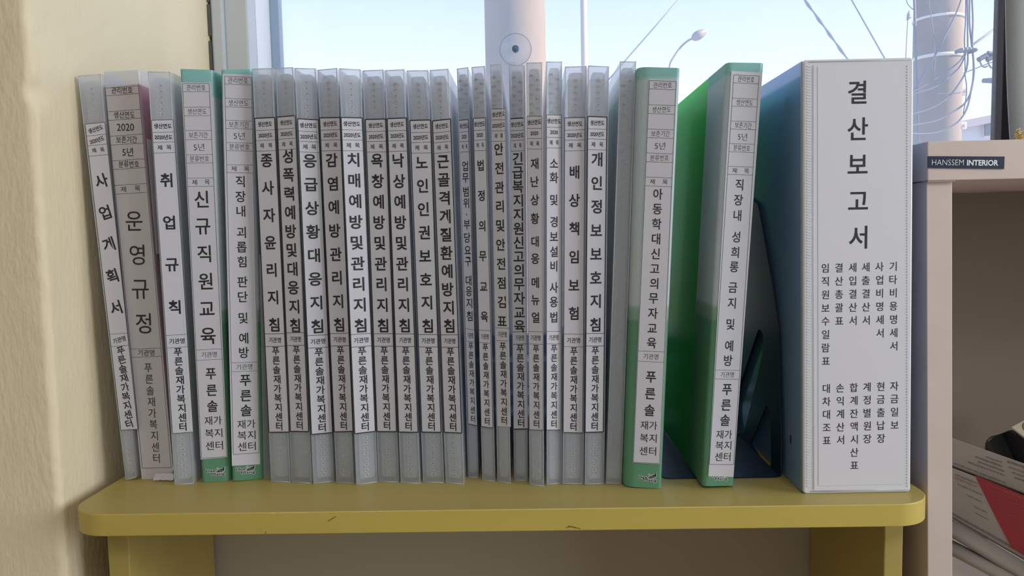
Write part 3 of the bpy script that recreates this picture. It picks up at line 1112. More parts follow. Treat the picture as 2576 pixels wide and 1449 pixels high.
def label_a(F, quad, title, frame='bold', year='2020년도', em=37, xs=0.95, bold=0.022, mat='paper', orgem=23, rows=(0.039, 0.071, 0.105, 0.687, 0.727), small=0.74, org=(0.742, 0.981), titlechars=None, curl=None):
    root, A, B, TL, TR = F
    S_ = Sheet(root, A, B, TL, TR, quad)
    lab = S_.paper('spine_label', mat)
    w = {'bold': 0.00075, 'thin': 0.00030, 'mid': 0.00045}[frame.split('-')[0]]
    S_.frame(w, frame.split('-')[1] if '-' in frame else 'LRTB')
    for r in rows:
        S_.row(r, 0.00036 if r > 0.5 and frame.startswith('bold') else 0.00024)
    wl_ = math.hypot(quad[1][0] - quad[0][0], quad[1][1] - quad[0][1])
    c = [(0 + rows[0]) / 2, (rows[0] + rows[1]) / 2, (rows[1] + rows[2]) / 2, (rows[3] + rows[4]) / 2]
    S_.text('생산연도', *S_.uv(0.5, c[0]), wpx=wl_ * small, hpx=12.5, bold=0.02)
    S_.text(year, *S_.uv(0.5, c[1]), wpx=wl_ * small if len(year) > 4 else wl_ * 0.52, hpx=12 if len(year) > 4 else 9.5, bold=0.02)
    S_.text('제', *S_.uv(0.30, c[2]), wpx=wl_ * 0.20, hpx=12, bold=0.012)
    S_.text('목', *S_.uv(0.72, c[2]), wpx=wl_ * 0.20, hpx=12, bold=0.012)
    S_.text('기관명', *S_.uv(0.5, c[3]), wpx=wl_ * 0.64, hpx=13.5, bold=0.012)
    if titlechars is None:
        y0, y1 = title[1], title[2]
        n = len(title[0])
        titlechars = [(ch, y0 + (y1 - y0) * i / (n - 1)) for i, ch in enumerate(title[0])]
    for ch, py in titlechars:
        S_.text(ch, *S_.uv(0.5, S_.tv(py)), em=em, xs=xs, bold=bold)
    for i, ch in enumerate(ORG):
        S_.text(ch, *S_.uv(0.52, lerp(org[0], org[1], i / 8)), em=orgem, xs=xs * 1.02, bold=bold * 0.8)
    S_.done(lab)
    return S_


F1 = clear_file((196, 192, 254, 187, 316, 1209, 343, 1201), 'leftmost clear file titled 사업계획서 leaning against the cream wall', rib=(0.2, 0.8))
label_a(F1, [(214, 312.4), (263.5, 307.5), (304, 1082), (346.6, 1079.5)], ('사업계획서', 455, 774.6), 'thin')

F3 = clear_file((371.6, 181, 428.5, 181, 439, 1221, 487.6, 1217), 'clear file titled 취업규칙 standing between the pink folder and a green file', rib=(0.2, 0.8), body='page_stack')
label_a(F3, [(381, 302.5), (436, 301), (434, 1090.7), (486.4, 1086.6)], ('취업규칙', 453.5, 772.7), 'thin')

ROW = [
    ((635, 174, 686, 172, 682, 1212, 731, 1213.5), [(640.6, 297.7), (690.8, 295.4), (676.5, 1087.5), (727.6, 1086.8)], ('종사자윤리지침', 404, 817), {}),
    ((693.5, 172, 737, 170, 733, 1213, 784.6, 1217), [(696.6, 294.6), (741.8, 290.7), (730.5, 1085), (776.4, 1085.6)], ('성폭력예방및대응지침', 393, 818.5), {}),
    ((741, 172, 794, 173, 788, 1218, 841, 1211), [(748.8, 298.5), (801.0, 301.6), (783.5, 1093), (836.7, 1088)], ('응급상황대응지침', 405, 821), {}),
    ((799, 177, 848, 172, 846, 1214, 889.6, 1217), [(804, 296.5), (855, 295.4), (841, 1086.4), (888, 1085)], ('감염예방관리지침', 403, 817), {}),
    ((853, 173, 907, 175.6, 896, 1221, 950, 1213), [(858, 295.4), (911, 296.5), (892.6, 1091), (944.4, 1085)], ('치매예방및관리지침', 402, 819), {}),
    ((912, 178.6, 964.5, 176, 952, 1212, 1004, 1214), [(919, 300.4), (970, 299.2), (948.5, 1085.6), (997.7, 1085.6)], ('욕창예방및관리지침', 404, 819), {}),
    ((968, 178, 1017, 175, 1008, 1215, 1057, 1217), [(974, 298.5), (1022, 296.5), (1003, 1086.8), (1051.7, 1087.5)], ('낙상예방및관리지침', 404, 819), {}),
    ((1023, 178.6, 1077, 177.5, 1064, 1213.5, 1117, 1215), [(1031, 303), (1083, 301.6), (1061, 1086.8), (1109.5, 1087.5)], ('노인인권보호지침', 408.6, 820), {}),
    ((1081, 177.5, 1128, 174, 1121, 1215, 1168, 1219), [(1087.8, 304.3), (1133.4, 299), (1117.7, 1087.5), (1161.6, 1089.4)], ('근골격계질환예방지침', 406.7, 820), {}),
]
ORD = ['first', 'second', 'third', 'fourth', 'fifth', 'sixth', 'seventh', 'eighth', 'ninth']
for i, (px, q, ti, kw) in enumerate(ROW):
    F = clear_file(px, 'black-framed clear file titled %s, %s to the right of the two green files' % (ti[0], ORD[i]))
    label_a(F, q, ti, 'bold', **kw)
    if i == 0:
        m_ = MB()
        lq = [at_y(663.5, 1206, 0.0195), at_y(690, 1206, 0.0195), at_y(665, 700, 0.0195), at_y(652, 640, 0.0195)]
        lq[0].z = lq[1].z = 0.0006
        m_.loft([lq, [p + Vector((0.0004, 0.2, 0)) for p in lq]])
        m_.build('loose_flap', 'clear_plastic', F[0])

F15 = clear_file((1149, 174, 1178, 170, 1177, 1201, 1204, 1203), 'narrow clear file set back in the row with title 업무범위 부당요구 대응지침', zig=True)
label_a(F15, [(1154.8, 303), (1178, 300.4), (1178.8, 1066), (1200.8, 1071)], None, 'mid-TRB', '2020', em=27, xs=0.72, bold=0.012, orgem=20, small=0.95,
        titlechars=[('업', 418), ('무', 447.5), ('범', 482), ('위', 511), ('·', 540), ('부', 565), ('당', 598), ('요', 629), ('구', 658), ('대', 705.7), ('응', 733), ('지', 762.6), ('침', 795)])
F16 = clear_file((1186, 170, 1220, 167, 1213, 1208.5, 1246, 1211.5), 'narrow clear file titled 법정의무교육 with wide-spaced title', zig=True)
label_a(F16, [(1190.4, 297.7), (1221.3, 296.2), (1210.3, 1072.7), (1240.3, 1076.5)], ('법정의무교육', 416, 797), 'mid', '2020', em=29, xs=0.75, bold=0.02, orgem=21, small=0.92)
F17 = clear_file((1233, 164, 1263, 161, 1251, 1212, 1285, 1217), 'clear file titled 안전관리및안전점검표 whose label sits highest', zig=True)
label_a(F17, [(1236, 274), (1270, 273.4), (1251, 1072), (1285, 1073.8)], ('안전관리및안전점검표', 375, 808), 'thin-T', em=32, xs=0.84, bold=0.02, orgem=22, small=0.95, rows=(0.089 * 0.39, 0.069, 0.102, 0.690, 0.730), org=(0.748, 0.981))
F18 = clear_file((1280, 163, 1320, 165, 1293, 1208.5, 1328, 1210), 'clear file whose crowded title 긴급복지지원신고의무자교육 fills the label', zig=True)
label_a(F18, [(1284.3, 298.5), (1317, 296.6), (1292.7, 1079.5), (1328, 1078.7)], ('긴급복지지원신고의무자교육', 399, 821), 'bold-TB', em=34, xs=0.92, bold=0.018, orgem=23, small=0.98)
F19 = clear_file((1324, 159, 1364, 157.4, 1332, 1220, 1368.6, 1224), 'clear file titled 재난상황 대응 메뉴얼', zig=True)
F19[0]['label'] = 'clear file with thin-framed label titled 재난상황 대응 메뉴얼 in the middle group'
label_a(F19, [(1325, 292), (1362.8, 292), (1331.4, 1080.6), (1366.7, 1082)], None, 'thin', '2020', em=29, xs=0.82, bold=0.018, orgem=22, small=0.92,
        titlechars=[('재', 412), ('난', 457), ('상', 503), ('황', 550), ('대', 607.8), ('응', 651), ('메', 711), ('뉴', 755), ('얼', 798.7)])
F20 = clear_file((1374, 156, 1414, 156, 1375, 1220.7, 1414, 1216), 'clear file titled 소화 및 경보설비 사용법 with the tallest clear cover', zig=True)
label_a(F20, [(1375, 288.8), (1412.7, 289.6), (1375, 1081.4), (1411, 1081.4)], None, 'thin', '2020', em=29, xs=0.82, bold=0.018, orgem=22, small=0.92,
        titlechars=[('소', 410.6), ('화', 447), ('및', 503), ('경', 558), ('보', 595), ('설', 633), ('비', 669.6), ('사', 723.5), ('용', 759.6), ('법', 798)])
F21 = clear_file((1421, 169, 1476, 167, 1415, 1218, 1468, 1218), 'wider clear file titled 배상책임보험 with thin label frame')
label_a(F21, [(1420.8, 296.6), (1471.8, 295.4), (1417, 1087.8), (1466, 1089)], ('배상책임보험', 433, 788.4), 'mid', em=35, xs=0.88, bold=0.022)
F22 = clear_file((1479.5, 166, 1532, 168, 1471, 1220, 1520, 1217), 'clear file with bold-framed title 개인정보보호지침 beside the unlabelled clear file')
label_a(F22, [(1478.8, 292.7), (1527, 294.6), (1472, 1087.8), (1517.7, 1086.3)], ('개인정보보호지침', 401, 817), 'bold', em=37, xs=0.92, bold=0.022)
F23 = clear_file((1559.6, 155.5, 1600.5, 155.5, 1524, 1217, 1564, 1217), 'clear file without any label showing weld dots along its whole spine', zig=True, rib=(0.12, 0.85), dotspan=((0.008, 0.306),))

# pink folder in a clear sleeve
A, B, TL, TR = corners((258.5, 181, 349.6, 176, 358.5, 1206, 437, 1206))
pf = empty('pink_folder', Vector(((A.x + B.x) / 2, (A.y + B.y) / 2, 0)), 'pink folder in a clear sleeve with worn white spine label titled 운영규정', 'folder')
d = Vector((0.0, 0.235, 0))
m_ = MB(); u_shell(m_, A, B, TL, TR, d, 0.0007, 0.002, 0.002, 0.235, 0.0, 1.0); m_.build('sleeve', 'clear_plastic', pf)
m_ = MB(); u_shell(m_, A + Vector((0.0014, 0.0014, 0.001)), B + Vector((-0.0014, 0.0014, 0.001)), TL + Vector((0.0014, 0.0014, 0)), TR + Vector((-0.0014, 0.0014, 0)), d, 0.001, 0.002, 0.002, 0.228, 0.0, 0.967); m_.build('cover', 'pink_plastic', pf)
H = ((TL + TR) / 2 - (A + B) / 2).length
m_ = MB(); prism_uv(m_, A, B, TL, TR, d, [(0.16, 0.004), (0.84, 0.004), (0.84, H - 0.02), (0.16, H - 0.02)], 0.004, 0.222); m_.build('pages', 'page_stack', pf)
m_ = MB()
qa = [(lerp(B, TR, s) + Vector((0.0009, y, 0))) for s, y in ((0.56, 0.001), (0.56, 0.11), (0.838, 0.11), (0.838, 0.001))]
m_.loft([[p for p in qa], [p + Vector((0.0002, 0, 0)) for p in qa]])
m_.build('side_paper', 'paper_warm', pf)
quad = [(264, 219), (347.7, 212.6), (358, 1178), (430.5, 1176.4)]
S_ = Sheet(pf, A, B, TL, TR, quad)
lab = S_.paper('spine_label', 'paper_warm', [(263.5, 217), (348.5, 210.5), (356.5, 1206), (433, 1204)], extra=[(436, 1196), (433.5, 1188), (437, 1180), (434, 1168)])
S_.frame(0.0003, 'LRB')
S_.row(0.003)
ys_ = [215.6, 238, 278, 300, 340, 362.5, 402, 424, 464, 486, 877, 897.6]
for y in ys_[1:]:
    S_.row(S_.tv(y), 0.00024)
tt = lambda a, b: S_.tv((a + b) / 2)
for txt, a, b, wf_, hp in (('관리번호', 215.6, 238, 0.64, 17), ('생산연도', 278, 300, 0.64, 17), ('2020', 300, 340, 0.52, 18), ('보존기간', 340, 362.5, 0.63, 17), ('5년', 362.5, 402, 0.33, 21), ('분류번호', 402, 424, 0.62, 17), ('기관명', 877, 897.6, 0.5, 15)):
    S_.text(txt, *S_.uv(0.5, tt(a, b)), wpx=84 * wf_, hpx=hp, bold=0.004)
S_.text('제', *S_.uv(0.26, tt(464, 486)), wpx=14, hpx=14)
S_.text('목', *S_.uv(0.70, tt(464, 486)), wpx=14, hpx=14)
for ch, y in (('운', 556), ('영', 641), ('규', 728), ('정', 813.7)):
    S_.text(ch, *S_.uv(0.5, S_.tv(y)), em=56, xs=0.92, bold=0.004)
for i, ch in enumerate(ORG):
    S_.text(ch, *S_.uv(0.52, S_.tv(lerp(925.6, 1153, i / 8))), em=26, xs=0.9, bold=0.002)
S_.done(lab)
m_ = MB()
tear = []
for k in range(12):
    p = at_z(385 + k * 4.6, 1207 + random.uniform(-1, 2.5), 0.0012)
    tear.append(p)
m_.loft([[p + Vector((0, 0.0, 0)) for p in tear] + [p + Vector((0, 0.004, 0.004)) for p in reversed(tear)], [p + Vector((0, 0.0, 0.0003)) for p in tear] + [p + Vector((0, 0.004, 0.0043)) for p in reversed(tear)]])
m_.build('torn_paper', 'paper_warm', pf)

GG = 'green spring files with printed spine wraps'


def green_file(px, label, quad, rows, title, org, rl, rr, paper=None, shift=(0, 0), em=28, xs=0.9, bold=0.012, wrap=0.055, lift=0.0, depth=0.24, logo=True, mark_em=None):
    A, B, TL, TR = corners(px)
    A.z += lift; B.z += lift
    root = empty('green_file', Vector(((A.x + B.x) / 2, (A.y + B.y) / 2, 0)), label, 'file', GG)
    d = Vector((0, depth, 0))
    H = ((TL + TR) / 2 - (A + B) / 2).length
    m_ = MB(); u_shell(m_, A, B, TL, TR, d, 0.0009, rl, rr, depth); m_.build('cover', 'green_plastic', root, sharp=True)
    m_ = MB(); u_shell(m_, A, B, TL, TR, d, 0.0002, rl, rr, wrap, 0.0006, 0.9996, grow=0.0003); m_.build('spine_wrap', 'green_print', root, sharp=True)
    m_ = MB(); prism_uv(m_, A, B, TL, TR, d, [(0.14, 0.007), (0.86, 0.007), (0.86, H - 0.010), (0.14, H - 0.010)], 0.012, depth - 0.012); m_.build('pages', 'page_stack', root)
    S_ = Sheet(root, A, B, TL, TR, quad, off=0.0008)
    # maker's mark printed low on the wrap
    L = Sheet(root, A, B, TL, TR, quad, off=0.0004)
    sx_, sy_ = shift

    def LP(x, y):
        return L.P(480 + x * 0.0854 + sx_, 1120 + y * 0.0854 + sy_, 0.00005)
    leaf = [(745, 800), (770, 745), (800, 715), (880, 705), (945, 680), (992, 640), (990, 715), (960, 770), (900, 795), (820, 800)]
    star = [(783, 660), (791, 677), (808, 685), (791, 693), (783, 712), (775, 693), (758, 685), (775, 677)]
    cx_, cy_ = 870, 745

    def fan(loop, lift_, mi, grow=0):
        c0 = [sum(p[0] for p in loop) / len(loop), sum(p[1] for p in loop) / len(loop)]
        P_ = []
        for x, y in loop:
            dx_, dy_ = x - c0[0], y - c0[1]
            ln = math.hypot(dx_, dy_) or 1
            P_.append(LP(x + dx_ / ln * grow, y + dy_ / ln * grow) + L.n * lift_)
        L.ink.add(P_, [tuple(range(len(P_)))], mi)
    fan(leaf, -0.00002, 1, 16); fan(star, -0.00002, 1, 14)
    fan(leaf, 0.00002, 0); fan(star, 0.00002, 0)
    for rad, lf, mi in ((0.00034, -0.00002, 1), (0.00009, 0.00003, 0)):
        for txt, x, y, w_, h_ in (('Hee', 590, 757, 255, 88), ('Mang', 805, 858, 385, 108)):
            c = LP(x, y) + L.n * lf
            k = L.mm(0.0854, c)
            for q in range(8):
                off = L.ux * (rad * cos(q * pi / 4)) + L.uy * (rad * sin(q * pi / 4)) + L.n * (q * 0.0000012)
                put(L.ink, txt, c + off, L.ux, L.uy, w=w_ * k, h=h_ * k, mi=mi)
    c = LP(868, 748) + L.n * 0.00006
    k = L.mm(0.0854, c)
    put(L.ink, 'Plus', c, (L.ux + L.uy * 0.05).normalized(), L.uy + L.ux * 0.2, w=165 * k, h=72 * k, bold=0.01, mi=2)
    L.done(root, 'emblem', ('ink', 'ink_white', 'ink_grey'))
    lab = S_.paper('spine_label', 'paper', paper)
    S_.frame(0.00026)
    for y in rows[1:]:
        S_.row(S_.tv(y), 0.00022)
    wl_ = math.hypot(quad[1][0] - quad[0][0], quad[1][1] - quad[0][1])
    tt = lambda a, b: S_.tv((a + b) / 2)
    for txt, i, wf_, hp, bo in (('관리번호', 0, 0.68, 14.5, -0.008), ('생산연도', 2, 0.68, 14.5, -0.008), ('보존기간', 4, 0.68, 14.5, -0.008), ('5년', 5, 0.38, 18, -0.01), ('분류번호', 6, 0.68, 14.5, -0.008), ('기관명', 10, 0.54, 14, -0.006)):
        S_.text(txt, *S_.uv(0.5, tt(rows[i], rows[i + 1])), wpx=wl_ * wf_, hpx=hp, bold=bo)
    S_.text('제', *S_.uv(0.27, tt(rows[8], rows[9])), wpx=12, hpx=12.5)
    S_.text('목', *S_.uv(0.75, tt(rows[8], rows[9])), wpx=12, hpx=12.5)
    for ch, y in title:
        S_.text(ch, *S_.uv(0.5, S_.tv(y)), em=em, xs=xs, bold=bold)
    for i, (txt, y) in enumerate(org):
        if len(txt) == 1:
            S_.text(txt, *S_.uv(0.53, S_.tv(y)), em=32, xs=0.92, bold=0.016)
        else:
            S_.text(txt, *S_.uv(0.53, S_.tv(y)), wpx=41, hpx=22, bold=0.002)
    S_.done(lab)
    return root, A, B, TL, TR, S_


def even(s, y0, y1):
    return [(ch, y0 + (y1 - y0) * i / (len(s) - 1)) for i, ch in enumerate(s)]


green_file((452, 173, 536, 176, 508, 1214, 578, 1210), 'green file titled 신규직원교육 in large characters near the cream wall',
           [(459, 210), (526, 210), (507, 1153), (570.7, 1148.5)], [210, 230.4, 269.5, 291, 328.3, 351, 389, 410, 447.8, 468.7, 879, 905],
           even('신규직원교육', 501, 845), [('푸', 940.5), ('른', 982), ('솔', 1021.7), ('재가', 1058), ('복지', 1089.6), ('센터', 1121)], 0.003, 0.005,
           paper=[(456, 207), (532, 208), (505, 1156), (572.5, 1150)], em=46, xs=0.92, bold=0.012)
green_file((554, 175, 633, 174, 582.6, 1211, 661, 1205), 'green file titled 직장내 괴롭힘 판단 및 예방 beside the black-framed clear files',
           [(565, 191.7), (632.0, 194.8), (587, 1143), (652, 1139)], [192.5, 212.6, 248.6, 269.5, 303.7, 323.8, 359.4, 379.5, 414.8, 434.6, 911.8, 934],
           [('직', 456.6), ('장', 494.6), ('내', 531.4), ('괴', 584.5), ('롭', 621.7), ('힘', 658.5), ('판', 709), ('단', 746.6), ('및', 800), ('예', 851), ('방', 887)],
           [('푸', 957), ('른', 995.6), ('솔', 1032.5), ('재가', 1067), ('복지', 1095), ('센터', 1123)], 0.004, 0.003,
           paper=[(560, 186), (633, 187), (583.5, 1172), (654.5, 1168)], shift=(75.6, -4.3), em=30)
green_file((1606, 168, 1710, 171, 1571, 1224, 1663, 1229.5), 'green file titled 아동학대신고의무자교육 beside the unlabelled clear file',
           [(1634, 202.6), (1701, 205), (1593.4, 1163), (1659.5, 1166)], [203.8, 224.6, 264.4, 286.4, 325.5, 347, 386, 407.8, 446.4, 468.5, 884, 910],
           even('아동학대신고의무자교육', 488.6, 863), [('푸', 948.6), ('른', 990.4), ('솔', 1032), ('재가', 1070), ('복지', 1102), ('센터', 1134.6)], 0.0085, 0.003,
           paper=[(1633, 199), (1703, 203), (1592, 1164), (1661, 1168)], shift=(1086.6, 15.5), em=30)
g25 = green_file((1829, 157, 1921, 158.5, 1768, 1227, 1845, 1226), 'bright green file titled 직장내 성희롱 금지 및 예방 leaning beside the dark bookend',
           [(1846, 188.3), (1909.7, 191), (1784.7, 1168), (1845.8, 1168.8)], [189, 209.5, 248, 268, 305.4, 325.5, 362, 382.6, 419.4, 439.5, 931.6, 953.6],
           [('직', 464.7), ('장', 503), ('내', 542), ('성', 596), ('희', 634.7), ('롱', 671.4), ('금', 723.5), ('지', 762.6), ('및', 815.8), ('예', 870), ('방', 907)],
           [('푸', 980), ('른', 1019), ('솔', 1057), ('재가', 1093), ('복지', 1120.6), ('센터', 1149)], 0.005, 0.003,
           paper=[(1840, 178), (1918, 183), (1782, 1198), (1845.0, 1200)], shift=(1266, 12.3), em=30, lift=0.0011)
# faint maker's print on the side of that file's wrap (illegible strokes only)
root, A, B, TL, TR, _S = g25
m_ = MB()
for col in range(4):
    yv = 0.018 + col * 0.006
    s = 0.20
    while s < 0.385:
        L = random.uniform(0.004, 0.012)
        if random.random() < 0.8:
            p = lerp(A, TL, s) + Vector((-0.00045, yv, 0))
            q = lerp(A, TL, s + L) + Vector((-0.00045, yv, 0))
            m_.quad(p, q, q + Vector((0, 0.0014, 0)), p + Vector((0, 0.0014, 0)))
        s += L + 0.004
m_.build('side_print', 'faint_print', root)

# ------------------------------------------------------------------ white ring binder
A, B, TL, TR = corners((2021, 150, 2299, 144, 2021, 1243, 2291, 1238))
bd = empty('ring_binder', Vector(((A.x + B.x) / 2, (A.y + B.y) / 2, 0)), 'thick white ring binder titled 결산보고서 with blue sides at the right end', 'binder')
H = ((TL + TR) / 2 - (A + B) / 2).length
d = Vector((0.0, 0.27, 0))
Wd = (B - A).length


def slab(A_, B_, T1, T2, y0, y1, mat, name, parent, bev=0.0008):
    m_ = MB()
    m_.loft([[A_ + Vector((0, y, 0)) for y in (y0,)][0:1] + [B_ + Vector((0, y0, 0)), B_ + Vector((0, y1, 0)), A_ + Vector((0, y1, 0))],
             [T1 + Vector((0, y0, 0)), T2 + Vector((0, y0, 0)), T2 + Vector((0, y1, 0)), T1 + Vector((0, y1, 0))]])
    return m_.build(name, mat, parent, bevel=bev)


uA = lambda u, v: lerp(lerp(A, B, u), lerp(TL, TR, u), v)
m_ = MB()
prism_uv(m_, A, B, TL, TR, d, rr_loop(0.0, 1.0, 0.0, H, 0.0025, Wd), 0.0, 0.0032)
spn = m_.build('spine', 'binder_white', bd, bevel=0.0012)
lb = slab(uA(0.0, 0.0), uA(0.03, 0.0), uA(0.0, 1.0), uA(0.03, 1.0), 0.0045, 0.26, 'binder_blue', 'cover_board', bd)
slab(uA(0.97, 0.0), uA(1.0, 0.0), uA(0.97, 1.0), uA(1.0, 1.0), 0.0045, 0.26, 'binder_blue', 'cover_board', bd)
m_ = MB()
for u in (0.0, 1.0):
    o = 0.0012 if u == 0 else -0.0012
    m_.tube([uA(u, 0.004) + Vector((o, 0.0036, 0)), uA(u, 0.996) + Vector((o, 0.0036, 0))], 0.0018, 8)
m_.build('hinge', 'binder_clear', bd, smooth=True)
slab(uA(0.10, 0.02), uA(0.90, 0.02), uA(0.10, 0.94), uA(0.90, 0.94), 0.012, 0.235, 'paper_stack', 'papers', bd)
# insert paper, clear pocket seams, stitched weld
quad = [(2057, 168), (2274, 164), (2059, 1222), (2270, 1218)]
S_ = Sheet(bd, A, B, TL, TR, quad, off=0.00022)
lab = S_.paper('spine_insert', 'binder_paper', thick=0.00008)
for ch, x, y in (('결', 2157, 232), ('산', 2158, 324), ('보', 2158, 413), ('고', 2159, 505), ('서', 2159, 597)):
    S_.text(ch, x, y, em=62, xs=0.95, bold=0.012)
cols = [2076, 2110.5, 2145, 2178, 2212.6, 2247]
for j, w_ in enumerate(['임직원보수일람표', '결산총괄표', '세입결산서', '세출결산서', '사업비명세서', '기타비용명세서']):
    for i, ch in enumerate(w_):
        S_.text(ch, cols[j] + i * 0.25, 674.5 - j * 0.9 + i * 33.4, em=25, xs=0.95, bold=0.006)
for j, w_ in enumerate(['대차대조표', '손익계산서', '합계잔액시산표', '계정별원장', '현금출납장', '자금일보']):
    for i, ch in enumerate(w_):
        S_.text(ch, cols[j] + 3 + i * 0.25, 977.5 - j * 1.3 + i * 32.6, em=25, xs=0.95, bold=0.006)
S_.done(lab)
for x0, x1 in ((2030, 2039), (2282, 2285)):
    m_ = MB()
    n_st = 148
    for i in range(n_st):
        y = 165 + (1228 - 165) * i / n_st
        a = S_.P(x0, y, 0.00012); b = S_.P(x1, y, 0.00012); c = S_.P(x1, y + 3.6, 0.00012); e = S_.P(x0, y + 3.6, 0.00012)
        m_.loft([[a, b, c, e], [p - S_.n * 0.0003 for p in (a, b, c, e)]])
    m_.build('stitching', 'binder_white', bd)
m_ = MB()
for xx in (2046,):
    m_.tube([S_.P(xx, 165, 0.0), S_.P(xx + 1, 1232, 0.0)], 0.0004, 6)
m_.tube([S_.P(2040, 1236, 0.0), S_.P(2288, 1231, 0.0)], 0.0006, 6)
m_.tube([S_.P(2034, 156, 0.0), S_.P(2292, 150, 0.0)], 0.0004, 6)
m_.build('pocket_seam', 'binder_clear', bd, smooth=True)
# eyelet slot and catch on the blue side
bx = A.x - 0.0001
for (px, py, hw, hh) in ((1985, 266, 0.0036, 0.0075), (1989, 1106, 0.0016, 0.004)):
    c = at_x(px, py, bx - 0.0003)
    m_ = MB()
    m_.add([c + Vector((0, hw * cos(2 * pi * k / 20), hh * sin(2 * pi * k / 20))) for k in range(20)], [tuple(range(20))])
    so = m_.build('slot', 'slot_dark', bd)
    if hh > 0.005:
        m_ = MB()
        m_.tube([c + Vector((-0.0006, hw * 1.05 * cos(2 * pi * k / 24), hh * 1.05 * sin(2 * pi * k / 24))) for k in range(4, 23)], 0.0006, 6)
        m_.build('slot_rim', 'binder_blue', so, smooth=True)

# ------------------------------------------------------------------ dark bookend
BX = 0.1915
be = empty('bookend', (BX, 0.05, 0), 'dark navy steel bookend with cut-out struts between the green file and white binder', 'bookend')


def zz(x, y):
    p = at_x(1660 + x * 0.4141, 650 + y * 0.4141, BX)
    return (p.y, p.z)


p0 = at_z(1972, 1203)
yf = p0.y
front = [(yf, 0.0)] + [zz(752, 1130), zz(722, 440), zz(680, 130), zz(600, -330)]
front = [(max(yf, y), z) for y, z in front]
outer = front + [(front[-1][0] + 0.05, front[-1][1] + 0.010), (0.165, 0.20), (0.175, 0.0)]
outer = round_loop(outer, 0.006)
h1_ = round_loop([zz(603, 425), zz(630, 450), zz(632, 565), zz(515, 1062), zz(455, 1062), zz(445, 900)], 0.005)
h2_ = round_loop([zz(652, 885), zz(676, 940), zz(679, 1262), zz(640, 1260), zz(556, 1122)], 0.004)
mbx = holed_plate(outer, [h1_, h2_], 0.0011, (Vector((BX, 0, 0)), Vector((0, 1, 0)), Vector((0, 0, 1)), Vector((1, 0, 0))))
mbx.build('upright', 'navy_steel', be, fix=False)
m_ = MB()
lp = round_loop([(0.1005, yf + 0.001), (BX, yf + 0.001), (BX, 0.165), (0.1005, 0.165)], 0.006)
m_.loft([[Vector((x, y, z)) for x, y in lp] for z in (0.0, 0.0009)])
m_.build('base', 'navy_steel', be)

# ------------------------------------------------------------------ pinkish shelf unit on the right
HY = -0.015
LEAN = 0.024
hu = empty('shelf_unit', (0.289, HY, FLOOR), 'pinkish-grey open shelf unit with navy badge at the right edge', 'shelf unit')


def lx(z):
    return 0.2920 - LEAN * (z + 0.02)


def hbox(m_, x0, x1, y0, y1, z0, z1, mi=0):
    """box whose left side follows the unit's slight lean (x measured from its left side)"""
    vs = [Vector((lx(z) + x, y, z)) for z in (z0, z1) for (x, y) in ((x0, y0), (x1, y0), (x1, y1), (x0, y1))]
    m_.add(vs, [(0, 3, 2, 1), (4, 5, 6, 7), (0, 1, 5, 4), (1, 2, 6, 5), (2, 3, 7, 6), (3, 0, 4, 7)], mi)


HT, HB = 0.2528, 0.2250
WU, DU = 0.60, 0.235
m_ = MB(); hbox(m_, -0.0008, WU, HY - 0.003, HY + DU, HB, HT); m_.build('top_board', 'melamine', hu, bevel=0.0006)
m_ = MB(); hbox(m_, 0.0, 0.0182, HY, HY + DU - 0.004, FLOOR, HB - 0.0004); m_.build('side_panel', 'melamine', hu, bevel=0.0005)
m_ = MB(); hbox(m_, WU - 0.0182, WU, HY, HY + DU - 0.004, FLOOR, HB - 0.0004); m_.build('side_panel', 'melamine', hu, bevel=0.0005)
m_ = MB(); hbox(m_, 0.0184, WU - 0.0184, HY + DU - 0.012, HY + DU - 0.005, FLOOR, HB - 0.0004); m_.build('back_panel', 'unit_back', hu)
for zz0 in (-0.1105, -0.56):
    m_ = MB(); hbox(m_, 0.0184, WU - 0.0184, HY + 0.004, HY + DU - 0.0125, zz0 - 0.018, zz0); m_.build('shelf_board', 'melamine', hu, bevel=0.0005)
m_ = MB(); hbox(m_, -0.0009, 0.0186, HY - 0.0032, HY + 0.004, HB - 0.0009, HB - 0.0001); m_.build('edge_line', 'melamine_edge', hu)
# badge
by = HY - 0.0034
bq = [at_y(2333, 393, by), at_y(2526, 394, by), at_y(2525, 425, by), at_y(2333, 422.5, by)]
m_ = MB()
m_.loft([[p for p in bq], [p + Vector((0, -0.0006, 0)) for p in bq]])
bg_ = m_.build('badge', 'badge_navy', hu)
m_ = MB()
ux = (bq[1] - bq[0]).normalized()
uy = Vector((-ux.z, 0, ux.x))
for txt, cx, cy, w_, h_, bo in (('HANSSEM', 2384.5, 408.5, 79, 14.0, -0.012), ('INTERIOR', 2472, 409.5, 78, 14.5, 0.03)):
    c = at_y(cx, cy, by - 0.0008)
    k = (c - CAM).dot(_f) / FPX
    put(m_, txt, c, ux, uy, w=w_ * k, h=h_ * k, bold=bo)
m_.build('lettering', 'ink_white', bg_, fix=False)


# things lying in the open unit
def px_prism(name, quad, back, mat, label, cat, group=None, marks=None):
    """quad: 4 (px, py, Y) front corners TL TR BR BL; pushed back"""
    P_ = [at_y(x, y, Y) for x, y, Y in quad]
    root = empty(name, (P_[3] + P_[2]) / 2, label, cat, group)
    m_ = MB()
    m_.loft([P_, [p + Vector(back) for p in P_]])
    m_.build('pages', mat, root, bevel=0.0008)
    return root, P_


